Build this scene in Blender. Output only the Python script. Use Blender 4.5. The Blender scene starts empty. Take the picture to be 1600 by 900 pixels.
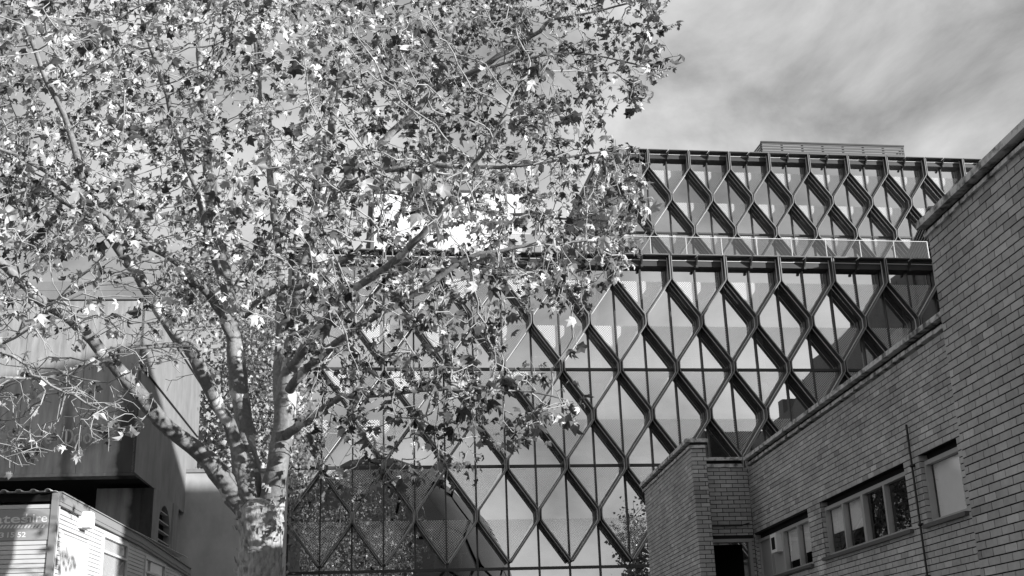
import bpy, bmesh, math, random
import numpy as np
from mathutils import Vector, Matrix
random.seed(7); rng = np.random.default_rng(11)
S = bpy.context.scene
COL = S.collection

# ------------------------------------------------------------------ camera
F_PX, YAW, PITCH, ROLL = 1850.03, 0.1489, 0.3211, -0.0347
CAM = np.array([0, 0, 1.6])
cy, sy, cp, sp = math.cos(YAW), math.sin(YAW), math.cos(PITCH), math.sin(PITCH)
W_ = np.array([sy*cp, cy*cp, sp]); R0 = np.array([cy, -sy, 0]); U0 = np.cross(R0, W_)
R_ = math.cos(ROLL)*R0 + math.sin(ROLL)*U0
U_ = math.cos(ROLL)*U0 - math.sin(ROLL)*R0
cd = bpy.data.cameras.new('camera'); cam = bpy.data.objects.new('camera', cd); COL.objects.link(cam)
cd.sensor_width = 36; cd.lens = F_PX*36/1600; cd.clip_end = 3000; cd.clip_start = .1
M = Matrix.Identity(4)
for i in range(3):
    M[i][0], M[i][1], M[i][2], M[i][3] = R_[i], U_[i], -W_[i], CAM[i]
cam.matrix_world = M
S.camera = cam

# ------------------------------------------------------------------ sky and sun
SUN_EL = math.radians(11.8)
SUN_AZ = math.radians(126.5)      # clockwise from +y (towards the glass building): sun behind the camera, to the right
sun_dir = Vector((math.sin(SUN_AZ)*math.cos(SUN_EL), math.cos(SUN_AZ)*math.cos(SUN_EL), math.sin(SUN_EL)))
world = bpy.data.worlds.new('World'); S.world = world; world.use_nodes = True
nt = world.node_tree; nt.nodes.clear()
def wn(t): return nt.nodes.new(t)
sky = wn('ShaderNodeTexSky'); sky.sky_type = 'NISHITA'; sky.sun_disc = False
sky.sun_elevation = SUN_EL; sky.sun_rotation = SUN_AZ
bw = wn('ShaderNodeRGBToBW'); nt.links.new(sky.outputs[0], bw.inputs[0])
tc = wn('ShaderNodeTexCoord')
mp = wn('ShaderNodeMapping'); mp.inputs['Scale'].default_value = (1.5, 1.5, 2.3)
nt.links.new(tc.outputs['Generated'], mp.inputs[0])
nz = wn('ShaderNodeTexNoise'); nz.inputs['Scale'].default_value = 3.1; nz.inputs['Detail'].default_value = 9
nz.inputs['Roughness'].default_value = .58; nz.inputs['Distortion'].default_value = .25
nt.links.new(mp.outputs[0], nz.inputs['Vector'])
rp = wn('ShaderNodeValToRGB'); rp.color_ramp.elements[0].position = .30; rp.color_ramp.elements[1].position = .68
rp.color_ramp.elements[0].color = (.16,.16,.16,1); rp.color_ramp.elements[1].color = (.64,.64,.64,1)
nt.links.new(nz.outputs['Fac'], rp.inputs[0])
m10 = wn('ShaderNodeMath'); m10.operation = 'MULTIPLY'; m10.inputs[1].default_value = 10.
nt.links.new(rp.outputs[0], m10.inputs[0])
mx = wn('ShaderNodeMix'); mx.data_type = 'FLOAT'; mx.inputs[0].default_value = .86
nt.links.new(bw.outputs[0], mx.inputs[2]); nt.links.new(m10.outputs[0], mx.inputs[3])
bg = wn('ShaderNodeBackground'); bg.inputs[1].default_value = .1
nt.links.new(mx.outputs[0], bg.inputs[0])
wo = wn('ShaderNodeOutputWorld'); nt.links.new(bg.outputs[0], wo.inputs[0])
sl = bpy.data.lights.new('sun', 'SUN'); sl.energy = 5.0; sl.angle = math.radians(.5); sl.color = (1, 1, 1)
so = bpy.data.objects.new('sun', sl); COL.objects.link(so)
so.rotation_euler = sun_dir.to_track_quat('Z', 'Y').to_euler(); so.location = (40, -30, 60)
S.view_settings.view_transform = 'Standard'; S.view_settings.look = 'None'
S.view_settings.exposure = 0.62; S.view_settings.gamma = 1

# ------------------------------------------------------------------ helpers
def ray(x, y):
    d = W_*F_PX + R_*(x-800) - U_*(y-450)
    return d/np.linalg.norm(d)
def aty(x, y, Y):
    d = ray(x, y); return CAM + d*(Y/d[1])
def atx(x, y, X, wa):
    n = np.array([math.cos(wa), -math.sin(wa), 0]); d = ray(x, y)
    return CAM + d*((np.array([X,0,0])-CAM)@n)/(d@n)
def proj(p):
    q = np.asarray(p, float)-CAM; w = q@W_
    return 800+F_PX*(q@R_)/w, 450-F_PX*(q@U_)/w

def mat(name, col, rough=.8, spec=.3, metal=0.):
    m = bpy.data.materials.new(name); m.use_nodes = True
    b = m.node_tree.nodes['Principled BSDF']
    b.inputs['Base Color'].default_value = (col, col, col, 1)
    b.inputs['Roughness'].default_value = rough; b.inputs['Specular IOR Level'].default_value = spec
    b.inputs['Metallic'].default_value = metal
    return m
def N(m, t): return m.node_tree.nodes.new(t)
def L(m, a, b): m.node_tree.links.new(a, b)
def noise_mat(name, c0, c1, scale=4, detail=8, rough=.85, spec=.2, stretch=(1,1,1), bump=0., p0=.3, p1=.7, coords='Object', extra=None):
    m = mat(name, c0, rough, spec); b = m.node_tree.nodes['Principled BSDF']
    t = N(m,'ShaderNodeTexCoord'); mp = N(m,'ShaderNodeMapping'); mp.inputs['Scale'].default_value = stretch
    L(m, t.outputs[coords], mp.inputs[0])
    n = N(m,'ShaderNodeTexNoise'); n.inputs['Scale'].default_value = scale; n.inputs['Detail'].default_value = detail
    n.inputs['Roughness'].default_value = .6
    L(m, mp.outputs[0], n.inputs['Vector'])
    r = N(m,'ShaderNodeValToRGB'); r.color_ramp.elements[0].position = p0; r.color_ramp.elements[1].position = p1
    r.color_ramp.elements[0].color = (c0,c0,c0,1); r.color_ramp.elements[1].color = (c1,c1,c1,1)
    L(m, n.outputs['Fac'], r.inputs[0]); L(m, r.outputs[0], b.inputs['Base Color'])
    if bump:
        bp = N(m,'ShaderNodeBump'); bp.inputs['Strength'].default_value = bump; bp.inputs['Distance'].default_value = .02
        L(m, n.outputs['Fac'], bp.inputs['Height']); L(m, bp.outputs[0], b.inputs['Normal'])
    return m

class MB:
    def __init__(s): s.v=[]; s.f=[]; s.m=[]
    def add(s, vs, fs, m=0):
        o=len(s.v); s.v += [tuple(map(float,p)) for p in vs]
        s.f += [tuple(o+i for i in f) for f in fs]; s.m += [m]*len(fs)
    def frame(s, o, ax, ay, az, lo, hi, m=0):
        o,ax,ay,az = [np.asarray(q,float) for q in (o,ax,ay,az)]
        vs=[o+ax*x+ay*y+az*z for z in (lo[2],hi[2]) for y in (lo[1],hi[1]) for x in (lo[0],hi[0])]
        fs=[(0,2,3,1),(4,5,7,6),(0,1,5,4),(1,3,7,5),(3,2,6,7),(2,0,4,6)]
        if np.dot(np.cross(ax,ay),az) < 0: fs=[f[::-1] for f in fs]
        s.add(vs, fs, m)
    def box(s, lo, hi, m=0): s.frame((0,0,0),(1,0,0),(0,1,0),(0,0,1),lo,hi,m)
    def prism(s, pts, off, m=0):          # polygon pts extruded by vector off
        pts=[np.asarray(p,float) for p in pts]; off=np.asarray(off,float); n=len(pts)
        vs=pts+[p+off for p in pts]
        s.add(vs,[tuple(range(n))[::-1], tuple(range(n,2*n))]+[(i,(i+1)%n,n+(i+1)%n,n+i) for i in range(n)],m)
    def tube(s, path, rad, sides=8, m=0, caps=True, wob=None):
        path=[np.asarray(p,float) for p in path]; n=len(path); base=len(s.v); prev=None
        for i,p in enumerate(path):
            t=path[min(i+1,n-1)]-path[max(i-1,0)]; t/= (np.linalg.norm(t)+1e-9)
            if prev is None:
                a=np.array([1.,0,0]) if abs(t[0])<.8 else np.array([0,1.,0])
            else: a=prev
            a=a-t*(a@t); a/=np.linalg.norm(a); b=np.cross(t,a); prev=a
            for k in range(sides):
                th=2*math.pi*k/sides; rr=rad[i]*(1 if wob is None else wob(i,k))
                s.v.append(tuple(p+(a*math.cos(th)+b*math.sin(th))*rr))
        for i in range(n-1):
            for k in range(sides):
                k2=(k+1)%sides
                s.f.append((base+i*sides+k,base+i*sides+k2,base+(i+1)*sides+k2,base+(i+1)*sides+k)); s.m.append(m)
        if caps:
            s.f.append(tuple(base+k for k in range(sides))[::-1]); s.m.append(m)
            s.f.append(tuple(base+(n-1)*sides+k for k in range(sides))); s.m.append(m)
    def mesh(s, name, mats, smooth=False):
        me=bpy.data.meshes.new(name); me.from_pydata(s.v,[],s.f)
        for m in mats: me.materials.append(m)
        if len(mats)>1: me.polygons.foreach_set('material_index', s.m)
        if smooth: me.polygons.foreach_set('use_smooth',[True]*len(s.f))
        me.update(); return me
    def build(s, name, mats, parent=None, smooth=False, loc=None):
        if not isinstance(mats,(list,tuple)): mats=[mats]
        return link(name, s.mesh(name,mats,smooth), parent, loc)
def link(name, me, parent=None, loc=None):
    o=bpy.data.objects.new(name, me); COL.objects.link(o)
    if parent is not None:
        o.parent=parent
        o.matrix_parent_inverse = Matrix.Translation(-parent.location)
    if loc is not None: o.location=loc
    return o
def thing(name, label, cat, loc=(0,0,0), group=None):
    o=bpy.data.objects.new(name,None); COL.objects.link(o); o.location=loc; o.empty_display_size=.3
    o['label']=label; o['category']=cat
    if group: o['group']=group
    return o
def tag(o, label, cat, group=None):
    o['label']=label; o['category']=cat
    if group: o['group']=group
    return o
def structure(o): o['kind']='structure'; return o
def stuff(o): o['kind']='stuff'; return o

# ------------------------------------------------------------------ materials
M_PAVE = noise_mat('paving', .16, .24, 2, 10, .95)
M_ASPH = noise_mat('asphalt', .04, .065, 3, 10, .95)
M_METAL = noise_mat('dark_metal', .035, .055, 1.2, 4, .5, .4)
M_TRIM = mat('pale_trim', .78, .45, .5)
M_NOSE = mat('fin_nosing', .20, .4, .5)
M_MULL = mat('mullion_metal', .05, .45, .5)
M_WHITE = mat('white_paint', .78, .6, .3)
M_RENDER = noise_mat('white_render', .72, .8, 2, 4, .9)
M_INT = mat('interior_wall', .42, .9)
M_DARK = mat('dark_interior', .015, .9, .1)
M_LOUV = mat('louvre_grey', .09, .55, .4)
M_CONC = noise_mat('board_marked_concrete', .23, .43, 1.9, 10, .95, .15, (3,3,.45), .25, .3, .75)
M_CONC2 = noise_mat('pale_concrete', .19, .29, 1.1, 10, .95, .15, (1.3,1.3,.7), .2, .3, .75)
M_WALL = noise_mat('pale_concrete_wall', .36, .50, 1.3, 10, .95, .1, (1.3,1.3,.8), .25, .3, .7)
M_COPE = noise_mat('weathered_coping', .12, .62, 7, 12, .95, .1, (1,1,1), .5, .36, .55)
M_CLAD = noise_mat('cabin_cladding', .52, .66, 1.2, 6, .6, .3)
M_FASC = mat('cabin_fascia', .26, .6, .3)
M_SIGN = mat('sign_grey', .34, .5, .3)
M_LETT = mat('letter_grey', .62, .6, .3)
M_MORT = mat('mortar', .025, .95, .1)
M_FRAME = mat('window_frame', .36, .5, .4)
M_BLIND = noise_mat('white_blind', .75, .88, 1.5, 3, .9)
M_PIPE = mat('black_pipe', .012, .5, .4)
M_PANEL = noise_mat('cladding_panel', .06, .12, .6, 5, .6, .4)

M_DOME = noise_mat('dome_panel', .07, .10, .3, 4, .9, .05)
def glass_mat(name, refl, tint, bump=.0, gcol=.92):
    m=bpy.data.materials.new(name); m.use_nodes=True; n=m.node_tree.nodes; n.clear()
    o=n.new('ShaderNodeOutputMaterial'); mixn=n.new('ShaderNodeMixShader')
    g=n.new('ShaderNodeBsdfGlossy'); g.inputs['Roughness'].default_value=.0; g.inputs['Color'].default_value=(gcol,)*3+(1,)
    t=n.new('ShaderNodeBsdfTransparent'); t.inputs['Color'].default_value=(tint,)*3+(1,)
    fr=n.new('ShaderNodeLayerWeight'); fr.inputs['Blend'].default_value=.25
    mr=n.new('ShaderNodeMapRange'); mr.inputs[3].default_value=refl; mr.inputs[4].default_value=1.
    ge=n.new('ShaderNodeNewGeometry'); iv=n.new('ShaderNodeMath'); iv.operation='SUBTRACT'; iv.inputs[0].default_value=1.; L(m,ge.outputs['Backfacing'],iv.inputs[1])
    mf=n.new('ShaderNodeMath'); mf.operation='MULTIPLY'   # one reflection per sheet, at its outer face
    L(m,fr.outputs['Fresnel'],mr.inputs[0]); L(m,mr.outputs[0],mf.inputs[0]); L(m,iv.outputs[0],mf.inputs[1]); L(m,mf.outputs[0],mixn.inputs[0])
    L(m,t.outputs[0],mixn.inputs[1]); L(m,g.outputs[0],mixn.inputs[2]); L(m,mixn.outputs[0],o.inputs[0])
    if bump:
        tcn=n.new('ShaderNodeTexCoord'); nn=n.new('ShaderNodeTexNoise'); nn.inputs['Scale'].default_value=.55; nn.inputs['Detail'].default_value=1
        L(m,tcn.outputs['Object'],nn.inputs['Vector'])
        b=n.new('ShaderNodeBump'); b.inputs['Strength'].default_value=bump; b.inputs['Distance'].default_value=.01
        L(m,nn.outputs['Fac'],b.inputs['Height']); L(m,b.outputs[0],g.inputs['Normal'])
    return m
M_GLASS = glass_mat('facade_glass', .70, .9, .12, .98)
M_GLASS2 = glass_mat('upper_glass', .62, .9, .12, .98)
M_WGLASS = glass_mat('window_glass', .10, .98, .06)
M_BALU = glass_mat('balustrade_glass', .14, .80)

# dot frit: printed dots in a diagonal grid
def frit_mat():
    m=bpy.data.materials.new('frit_dots'); m.use_nodes=True; n=m.node_tree.nodes; n.clear()
    o=n.new('ShaderNodeOutputMaterial'); mx=n.new('ShaderNodeMixShader')
    d=n.new('ShaderNodeBsdfDiffuse'); d.inputs[0].default_value=(.85,.85,.85,1)
    t=n.new('ShaderNodeBsdfTransparent')
    tcn=n.new('ShaderNodeTexCoord'); sx=n.new('ShaderNodeSeparateXYZ'); L(m,tcn.outputs['Object'],sx.inputs[0])
    def mth(op,a,b):
        q=n.new('ShaderNodeMath'); q.operation=op
        for i,v in enumerate((a,b)):
            if v is None: continue
            if isinstance(v,float): q.inputs[i].default_value=v
            else: L(m,v,q.inputs[i])
        return q.outputs[0]
    k=2*math.pi/.105
    cx=mth('COSINE',mth('MULTIPLY',sx.outputs[0],k),None); cz=mth('COSINE',mth('MULTIPLY',sx.outputs[2],k),None)
    s=mth('GREATER_THAN',mth('MULTIPLY',cx,cz),.02)
    gl=n.new('ShaderNodeBsdfGlossy'); gl.inputs['Roughness'].default_value=.0; gl.inputs['Color'].default_value=(.95,.95,.95,1)
    m2=n.new('ShaderNodeMixShader'); m2.inputs[0].default_value=.36; L(m,d.outputs[0],m2.inputs[1]); L(m,gl.outputs[0],m2.inputs[2])
    L(m,s,mx.inputs[0]); L(m,t.outputs[0],mx.inputs[1]); L(m,m2.outputs[0],mx.inputs[2]); L(m,mx.outputs[0],o.inputs[0])
    return m
M_FRIT = frit_mat()

def brick_mat(single):
    m=mat('brick_single' if single else 'brick_bulk', .2, .75, .35); b=m.node_tree.nodes['Principled BSDF']
    if single: r=N(m,'ShaderNodeObjectInfo').outputs['Random']
    else: r=N(m,'ShaderNodeNewGeometry').outputs['Random Per Island']
    rp=N(m,'ShaderNodeValToRGB'); e=rp.color_ramp.elements
    e[0].position=0; e[0].color=(.25,)*3+(1,); e[1].position=1; e[1].color=(.52,)*3+(1,)
    q=e.new(.08); q.color=(.35,)*3+(1,); q=e.new(.92); q.color=(.44,)*3+(1,)
    L(m,r,rp.inputs[0])
    g=N(m,'ShaderNodeNewGeometry'); nz=N(m,'ShaderNodeTexNoise'); nz.inputs['Scale'].default_value=16; nz.inputs['Detail'].default_value=6
    L(m,g.outputs['Position'],nz.inputs['Vector'])
    nl=N(m,'ShaderNodeTexNoise'); nl.inputs['Scale'].default_value=.9; nl.inputs['Detail'].default_value=5
    L(m,g.outputs['Position'],nl.inputs['Vector'])
    a1=N(m,'ShaderNodeMapRange'); a1.inputs[3].default_value=.78; a1.inputs[4].default_value=1.22; L(m,nz.outputs['Fac'],a1.inputs[0])
    a2=N(m,'ShaderNodeMapRange'); a2.inputs[1].default_value=.3; a2.inputs[2].default_value=.7; a2.inputs[3].default_value=.8; a2.inputs[4].default_value=1.2; L(m,nl.outputs['Fac'],a2.inputs[0])
    mu=N(m,'ShaderNodeMath'); mu.operation='MULTIPLY'; L(m,a1.outputs[0],mu.inputs[0]); L(m,a2.outputs[0],mu.inputs[1])
    v=N(m,'ShaderNodeVectorMath'); v.operation='SCALE'; L(m,rp.outputs[0],v.inputs[0]); L(m,mu.outputs[0],v.inputs['Scale'])
    # lime bloom between the two windows
    ds=N(m,'ShaderNodeVectorMath'); ds.operation='DISTANCE'; ds.inputs[1].default_value=tuple(atx(1283,884,5.8,.0783)); L(m,g.outputs['Position'],ds.inputs[0])
    fa=N(m,'ShaderNodeMapRange'); fa.inputs[1].default_value=.05; fa.inputs[2].default_value=.55; fa.inputs[3].default_value=.62; fa.inputs[4].default_value=0.; L(m,ds.outputs['Value'],fa.inputs[0])
    ns=N(m,'ShaderNodeTexNoise'); ns.inputs['Scale'].default_value=38; ns.inputs['Detail'].default_value=5; L(m,g.outputs['Position'],ns.inputs['Vector'])
    su=N(m,'ShaderNodeMath'); su.operation='ADD'; L(m,fa.outputs[0],su.inputs[0]); L(m,ns.outputs['Fac'],su.inputs[1])
    th=N(m,'ShaderNodeMapRange'); th.inputs[1].default_value=.92; th.inputs[2].default_value=1.08; L(m,su.outputs[0],th.inputs[0])
    mb=N(m,'ShaderNodeMix'); mb.data_type='RGBA'; L(m,th.outputs[0],mb.inputs[0]); L(m,v.outputs[0],mb.inputs[6]); mb.inputs[7].default_value=(.62,.62,.62,1)
    L(m,mb.outputs[2],b.inputs['Base Color'])
    bp=N(m,'ShaderNodeBump'); bp.inputs['Strength'].default_value=.35; bp.inputs['Distance'].default_value=.004
    L(m,nz.outputs['Fac'],bp.inputs['Height']); L(m,bp.outputs[0],b.inputs['Normal'])
    return m
M_BR1, M_BRN = brick_mat(True), brick_mat(False)

def leaf_mat(name, lo, hi, single=False):
    m=bpy.data.materials.new(name); m.use_nodes=True; n=m.node_tree.nodes; n.clear()
    o=n.new('ShaderNodeOutputMaterial')
    r=n.new('ShaderNodeNewGeometry')
    rp=n.new('ShaderNodeValToRGB'); e=rp.color_ramp.elements
    e[0].color=(lo,)*3+(1,); e[1].color=(hi,)*3+(1,)
    src = r.outputs['Random Per Island']
    if single: src=n.new('ShaderNodeObjectInfo').outputs['Random']
    L(m,src,rp.inputs[0])
    d=n.new('ShaderNodeBsdfPrincipled'); d.inputs['Roughness'].default_value=.45; d.inputs['Specular IOR Level'].default_value=.5
    L(m,rp.outputs[0],d.inputs['Base Color'])
    t=n.new('ShaderNodeBsdfTranslucent'); L(m,rp.outputs[0],t.inputs[0])
    mx=n.new('ShaderNodeMixShader'); mx.inputs[0].default_value=.28
    L(m,d.outputs[0],mx.inputs[1]); L(m,t.outputs[0],mx.inputs[2]); L(m,mx.outputs[0],o.inputs[0])
    return m
M_PALE1, M_PALEN = leaf_mat('lit_tone_leaf_single',.34,.86,True), leaf_mat('lit_tone_leaf',.34,.86)  # pale leaves stand in for sunlit crown, dark ones for shaded
M_DARK1, M_DARKN = leaf_mat('shade_tone_leaf_single',.05,.20,True), leaf_mat('shade_tone_leaf',.05,.20)
M_BGLEAF = leaf_mat('far_leaf',.15,.55); M_BGDARK = leaf_mat('far_dark_leaf',.03,.08)

def bark_mat():
    m=mat('plane_bark', .15, .8, .25); b=m.node_tree.nodes['Principled BSDF']
    tcn=N(m,'ShaderNodeTexCoord')
    nd=N(m,'ShaderNodeTexNoise'); nd.inputs['Scale'].default_value=3.5; nd.inputs['Detail'].default_value=3
    L(m,tcn.outputs['Object'],nd.inputs['Vector'])
    av=N(m,'ShaderNodeVectorMath'); av.operation='MULTIPLY_ADD'; av.inputs[1].default_value=(.35,.35,.35)
    L(m,nd.outputs['Color'],av.inputs[0]); L(m,tcn.outputs['Object'],av.inputs[2])
    vo=N(m,'ShaderNodeTexVoronoi'); vo.inputs['Scale'].default_value=5.5
    mp=N(m,'ShaderNodeMapping'); mp.inputs['Scale'].default_value=(1,1,.55); L(m,av.outputs[0],mp.inputs[0]); L(m,mp.outputs[0],vo.inputs['Vector'])
    sx=N(m,'ShaderNodeSeparateColor'); L(m,vo.outputs['Color'],sx.inputs[0])
    rp=N(m,'ShaderNodeValToRGB'); rp.color_ramp.interpolation='CONSTANT'; e=rp.color_ramp.elements
    e[0].position=0; e[0].color=(.19,)*3+(1,); e[1].position=.45; e[1].color=(.225,)*3+(1,)
    q=e.new(.7); q.color=(.27,)*3+(1,); q=e.new(.88); q.color=(.52,)*3+(1,)
    L(m,sx.outputs[0],rp.inputs[0])
    nf=N(m,'ShaderNodeTexNoise'); nf.inputs['Scale'].default_value=22; nf.inputs['Detail'].default_value=8; L(m,tcn.outputs['Object'],nf.inputs['Vector'])
    a=N(m,'ShaderNodeMapRange'); a.inputs[1].default_value=.3; a.inputs[2].default_value=.7; a.inputs[3].default_value=.75; a.inputs[4].default_value=1.2; L(m,nf.outputs['Fac'],a.inputs[0])
    v=N(m,'ShaderNodeVectorMath'); v.operation='SCALE'; L(m,rp.outputs[0],v.inputs[0]); L(m,a.outputs[0],v.inputs['Scale'])
    L(m,v.outputs[0],b.inputs['Base Color'])
    bp=N(m,'ShaderNodeBump'); bp.inputs['Strength'].default_value=.5; bp.inputs['Distance'].default_value=.015
    L(m,nf.outputs['Fac'],bp.inputs['Height']); L(m,bp.outputs[0],b.inputs['Normal'])
    return m
M_BARK = bark_mat()
M_TWIG = noise_mat('twig_bark', .24, .48, 6, 4, .8)
M_FLAKE = noise_mat('flaky_bark', .20, .58, 20, 12, .95, .1, (1,1,.4), 1., .30, .72)

# ------------------------------------------------------------------ ground
g=MB(); g.add([(-900,-900,0),(900,-900,0),(900,900,0),(-900,900,0)],[(0,1,2,3)])
structure(g.build('ground', M_PAVE))

# ------------------------------------------------------------------ glass building
D1 = 48.16; X01 = -.803; S_ = 1.25; H_ = 4.1224
D2 = 63.06; X02 = 15.31
gb = thing('glass_building', 'large glass fronted building with dark diamond lattice fins in two set back tiers', 'building', (12, D1, 0))

def chaikin(p):
    q=[p[0]]
    for a,b in zip(p[:-1],p[1:]):
        a=np.array(a);b=np.array(b)
        q += [a*.78+b*.22, a*.22+b*.78]
    q.append(p[-1]); return [np.array(t) for t in q]
def fin_mesh(levels, ztop, D, even_left, zend):
    # zigzag band between x=0 and x=S_, local coordinates x,z ; even side is where the whole levels have their nodes
    w=.045; xe = w if even_left else S_-w; xo = S_-w if even_left else w
    pts=[(xe,ztop),(xe,levels[0]-.10)]
    side=True
    first=True
    for i,z in enumerate(levels):
        x = xe if side else xo
        if not first: pts += [(x,z+.34),(x,z+.05)] if False else [(x,z+.22)]
        if z>zend+.01: pts.append((x,z-.22))
        side = not side; first=False
    P=[]; 
    # bevel the corners
    P.append(np.array(pts[0]))
    for i in range(1,len(pts)-1):
        a,b,c=[np.array(pts[j]) for j in (i-1,i,i+1)]
        la=min(.16,np.linalg.norm(b-a)*.45); lc=min(.16,np.linalg.norm(c-b)*.45)
        P.append(b+(a-b)/np.linalg.norm(a-b)*la); P.append(b*.75+ (b+(a-b)/np.linalg.norm(a-b)*la)*.125+(b+(c-b)/np.linalg.norm(c-b)*lc)*.125); P.append(b+(c-b)/np.linalg.norm(c-b)*lc)
    P.append(np.array(pts[-1]))
    nrm=[]
    for i in range(len(P)):
        t=P[min(i+1,len(P)-1)]-P[max(i-1,0)]; t/=np.linalg.norm(t); nrm.append(np.array([t[1],-t[0]]))
    b=MB()
    def strip(t0,t1,d0,d1,m):
        vs=[];fs=[]
        for p,n in zip(P,nrm):
            for (tt,dd) in ((t0,d0),(t1,d0),(t1,d1),(t0,d1)):
                q=p+n*tt; vs.append((q[0],-dd,q[1]))
        for i in range(len(P)-1):
            for k in range(4):
                k2=(k+1)%4; fs.append((i*4+k,i*4+k2,(i+1)*4+k2,(i+1)*4+k))
        fs += [(0,1,2,3)[::-1], tuple((len(P)-1)*4+k for k in range(4))]
        b.add(vs,fs,m)
    strip(-.03,.03,.05,.36,0)          # inner plate
    strip(-.022,.022,.42,.70,0)        # outer plate
    strip(-.046,.046,.372,.398,1)          # pale flange between them
    strip(-.0225,.0225,.70,.704,2)      # nosing
    return b.mesh('fin',[M_METAL,M_TRIM,M_NOSE])
def tilt(o):
    o.rotation_euler=(random.gauss(0,.0011),0,random.gauss(0,.0011))
def facade(D, x0, k0, k1, zL0, nlev, ztop, zbase, glass, odd_first=False):
    levels=[zL0-H_/2*i for i in range(nlev)]
    zend=levels[-1]
    me={True:fin_mesh(levels,ztop,D,True,zend), False:fin_mesh(levels,ztop,D,False,zend)}
    for k in range(k0,k1):
        link('fin', me[k%2==0], gb, (x0+S_*k, D, 0))
    floors=[zL0-H_*i for i in range(0,(nlev+1)//2)]
    rows=[(floors[i+1],floors[i]) for i in range(len(floors)-1)]
    rows=[(floors[0],ztop-.43)]+rows
    z=floors[-1]
    while z>zbase+.1:
        rows.append((max(z-H_,zbase),z)); z-=H_
    pm={}
    for k in range(k0,k1):
        x=x0+S_*k
        for a,b_ in (rows[1:] ):
            key=round(b_-a,3)
            if b_==rows[1][1]: continue
            if key not in pm:
                q=MB(); q.box((.0,0,0),(S_,.02,b_-a)); pm[key]=q.mesh('pane',[glass])
            tilt(link('pane',pm[key],gb,(x,D+.004,a)))
        # topmost pane: no transom at the top node level
        a,b_=rows[1][0],rows[0][1]; key=('t',round(b_-a,3))
        if key not in pm:
            q=MB(); q.box((.0,0,0),(S_,.02,b_-a)); pm[key]=q.mesh('pane',[glass])
        tilt(link('pane',pm[key],gb,(x,D+.004,a)))
    q=MB(); q.box((-.03,-.10,zbase),(.03,-.002,ztop-.43)); q.box((-.028,-.115,zbase),(.028,-.1,ztop-.43),0); mm=q.mesh('mullion',[M_MULL])
    for k in range(k0,k1+1): link('mullion',mm,gb,(x0+S_*k,D,0))
    xa,xb=x0+S_*k0,x0+S_*k1
    for zf in [r[0] for r in rows[1:]]:
        if zf<zbase+.2: continue
        q=MB(); q.box((xa,D-.085,zf-.055),(xb,D-.004,zf+.055)); q.build('transom',M_MULL,gb)
    # frit triangles in the lower half of every diamond
    q=MB(); q.add([(-S_+.16,0,H_/2-.10),(S_-.16,0,H_/2-.10),(.05,0,.3),(-.05,0,.3)],[(0,3,2,1)]); fm=q.mesh('frit_panel',[M_FRIT])
    for i,zl in enumerate(levels[1:],1):
        for k in range(k0+1,k1):
            if (k+i)%2==0: link('frit_panel',fm,gb,(x0+S_*k,D-.012,zl))
    # canopy along the top
    q=MB(); q.box((.05,-.74,-.05),(S_-.05,-.40,.0)); q.box((.05,-.75,-.022),(S_-.05,-.74,.008),1); cm=q.mesh('canopy_panel',[M_METAL,M_NOSE])
    for k in range(k0,k1): link('canopy_panel',cm,gb,(x0+S_*k,D,ztop))
    q=MB(); q.box((xa,D-.40,ztop-.19),(xb,D-.37,ztop-.15),1); q.box((xa,D-.36,ztop-.44),(xb,D+.3,ztop-.02),0); q.build('head_beam',[M_METAL,M_TRIM],gb)
    q=MB(); q.prism([(-.03,-.72,-.06),(-.03,-.36,-.06),(-.03,-.36,-.42),(-.03,-.42,-.42)],(.06,0,0)); q.box((-.05,-.5,-.52),(.05,-.36,-.42)); rm=q.mesh('bracket',[M_METAL])
    for k in range(k0,k1+1):
        if k%2: link('bracket',rm,gb,(x0+S_*k,D,ztop))
    return levels
K1=27
lev1=facade(D1,X01,-1,K1,10.0355+2*H_,7,19.22,.15,M_GLASS)
lev2=facade(D2,X02,0,23,30.45,5,31.40,19.3,M_GLASS2)
xa,xb=X01-S_,X01+S_*K1
# slabs, interior walls, end post
for zf in (5.91,10.035,14.155,):
    q=MB(); q.box((xa+.15,D1+.25,zf-.32),(xb,D1+8,zf-.05)); q.build('floor_slab',M_INT,gb)
q=MB(); q.box((xa,D1+.3,18.55),(xb,D1+20,19.18)); q.build('terrace_slab',M_CONC2,gb)
q=MB(); q.box((xa,D1+8,.15),(xb,D1+8.3,18.5)); q.build('interior_wall',M_INT,gb)
q=MB(); q.box((xa-.28,D1-.05,0),(xa,D1+20,19.2)); q.build('end_wall',M_METAL,gb)
q=MB(); q.box((xb,D1,0),(xb+.3,D1+20,19.2)); q.build('end_wall',M_METAL,gb)
for zf in (26.33,):
    q=MB(); q.box((X02+.1,D2+.3,zf-.4),(X02+S_*23,D2+9,zf-.1)); q.build('floor_slab',M_INT,gb)
q=MB(); q.box((X02+.02,D2+9,19.2),(X02+S_*23,D2+9.3,31)); q.build('interior_wall',M_INT,gb)
q=MB(); q.box((X02-.3,D2+.02,31.0),(X02+S_*23+.3,D2+14,31.38)); q.build('roof_slab',M_METAL,gb)
q=MB(); q.box((X02-.25,D2-.3,19.2),(X02-.02,D2+14,30.98)); q.build('end_wall',M_METAL,gb)
# columns behind the glass
for k in (9,15,21):
    q=MB(); q.tube([(X01+S_*k+.6,D1+1.4,.1),(X01+S_*k+.6,D1+1.4,18.5)],[.28,.28],14); q.build('column',M_WHITE,gb,True)

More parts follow.
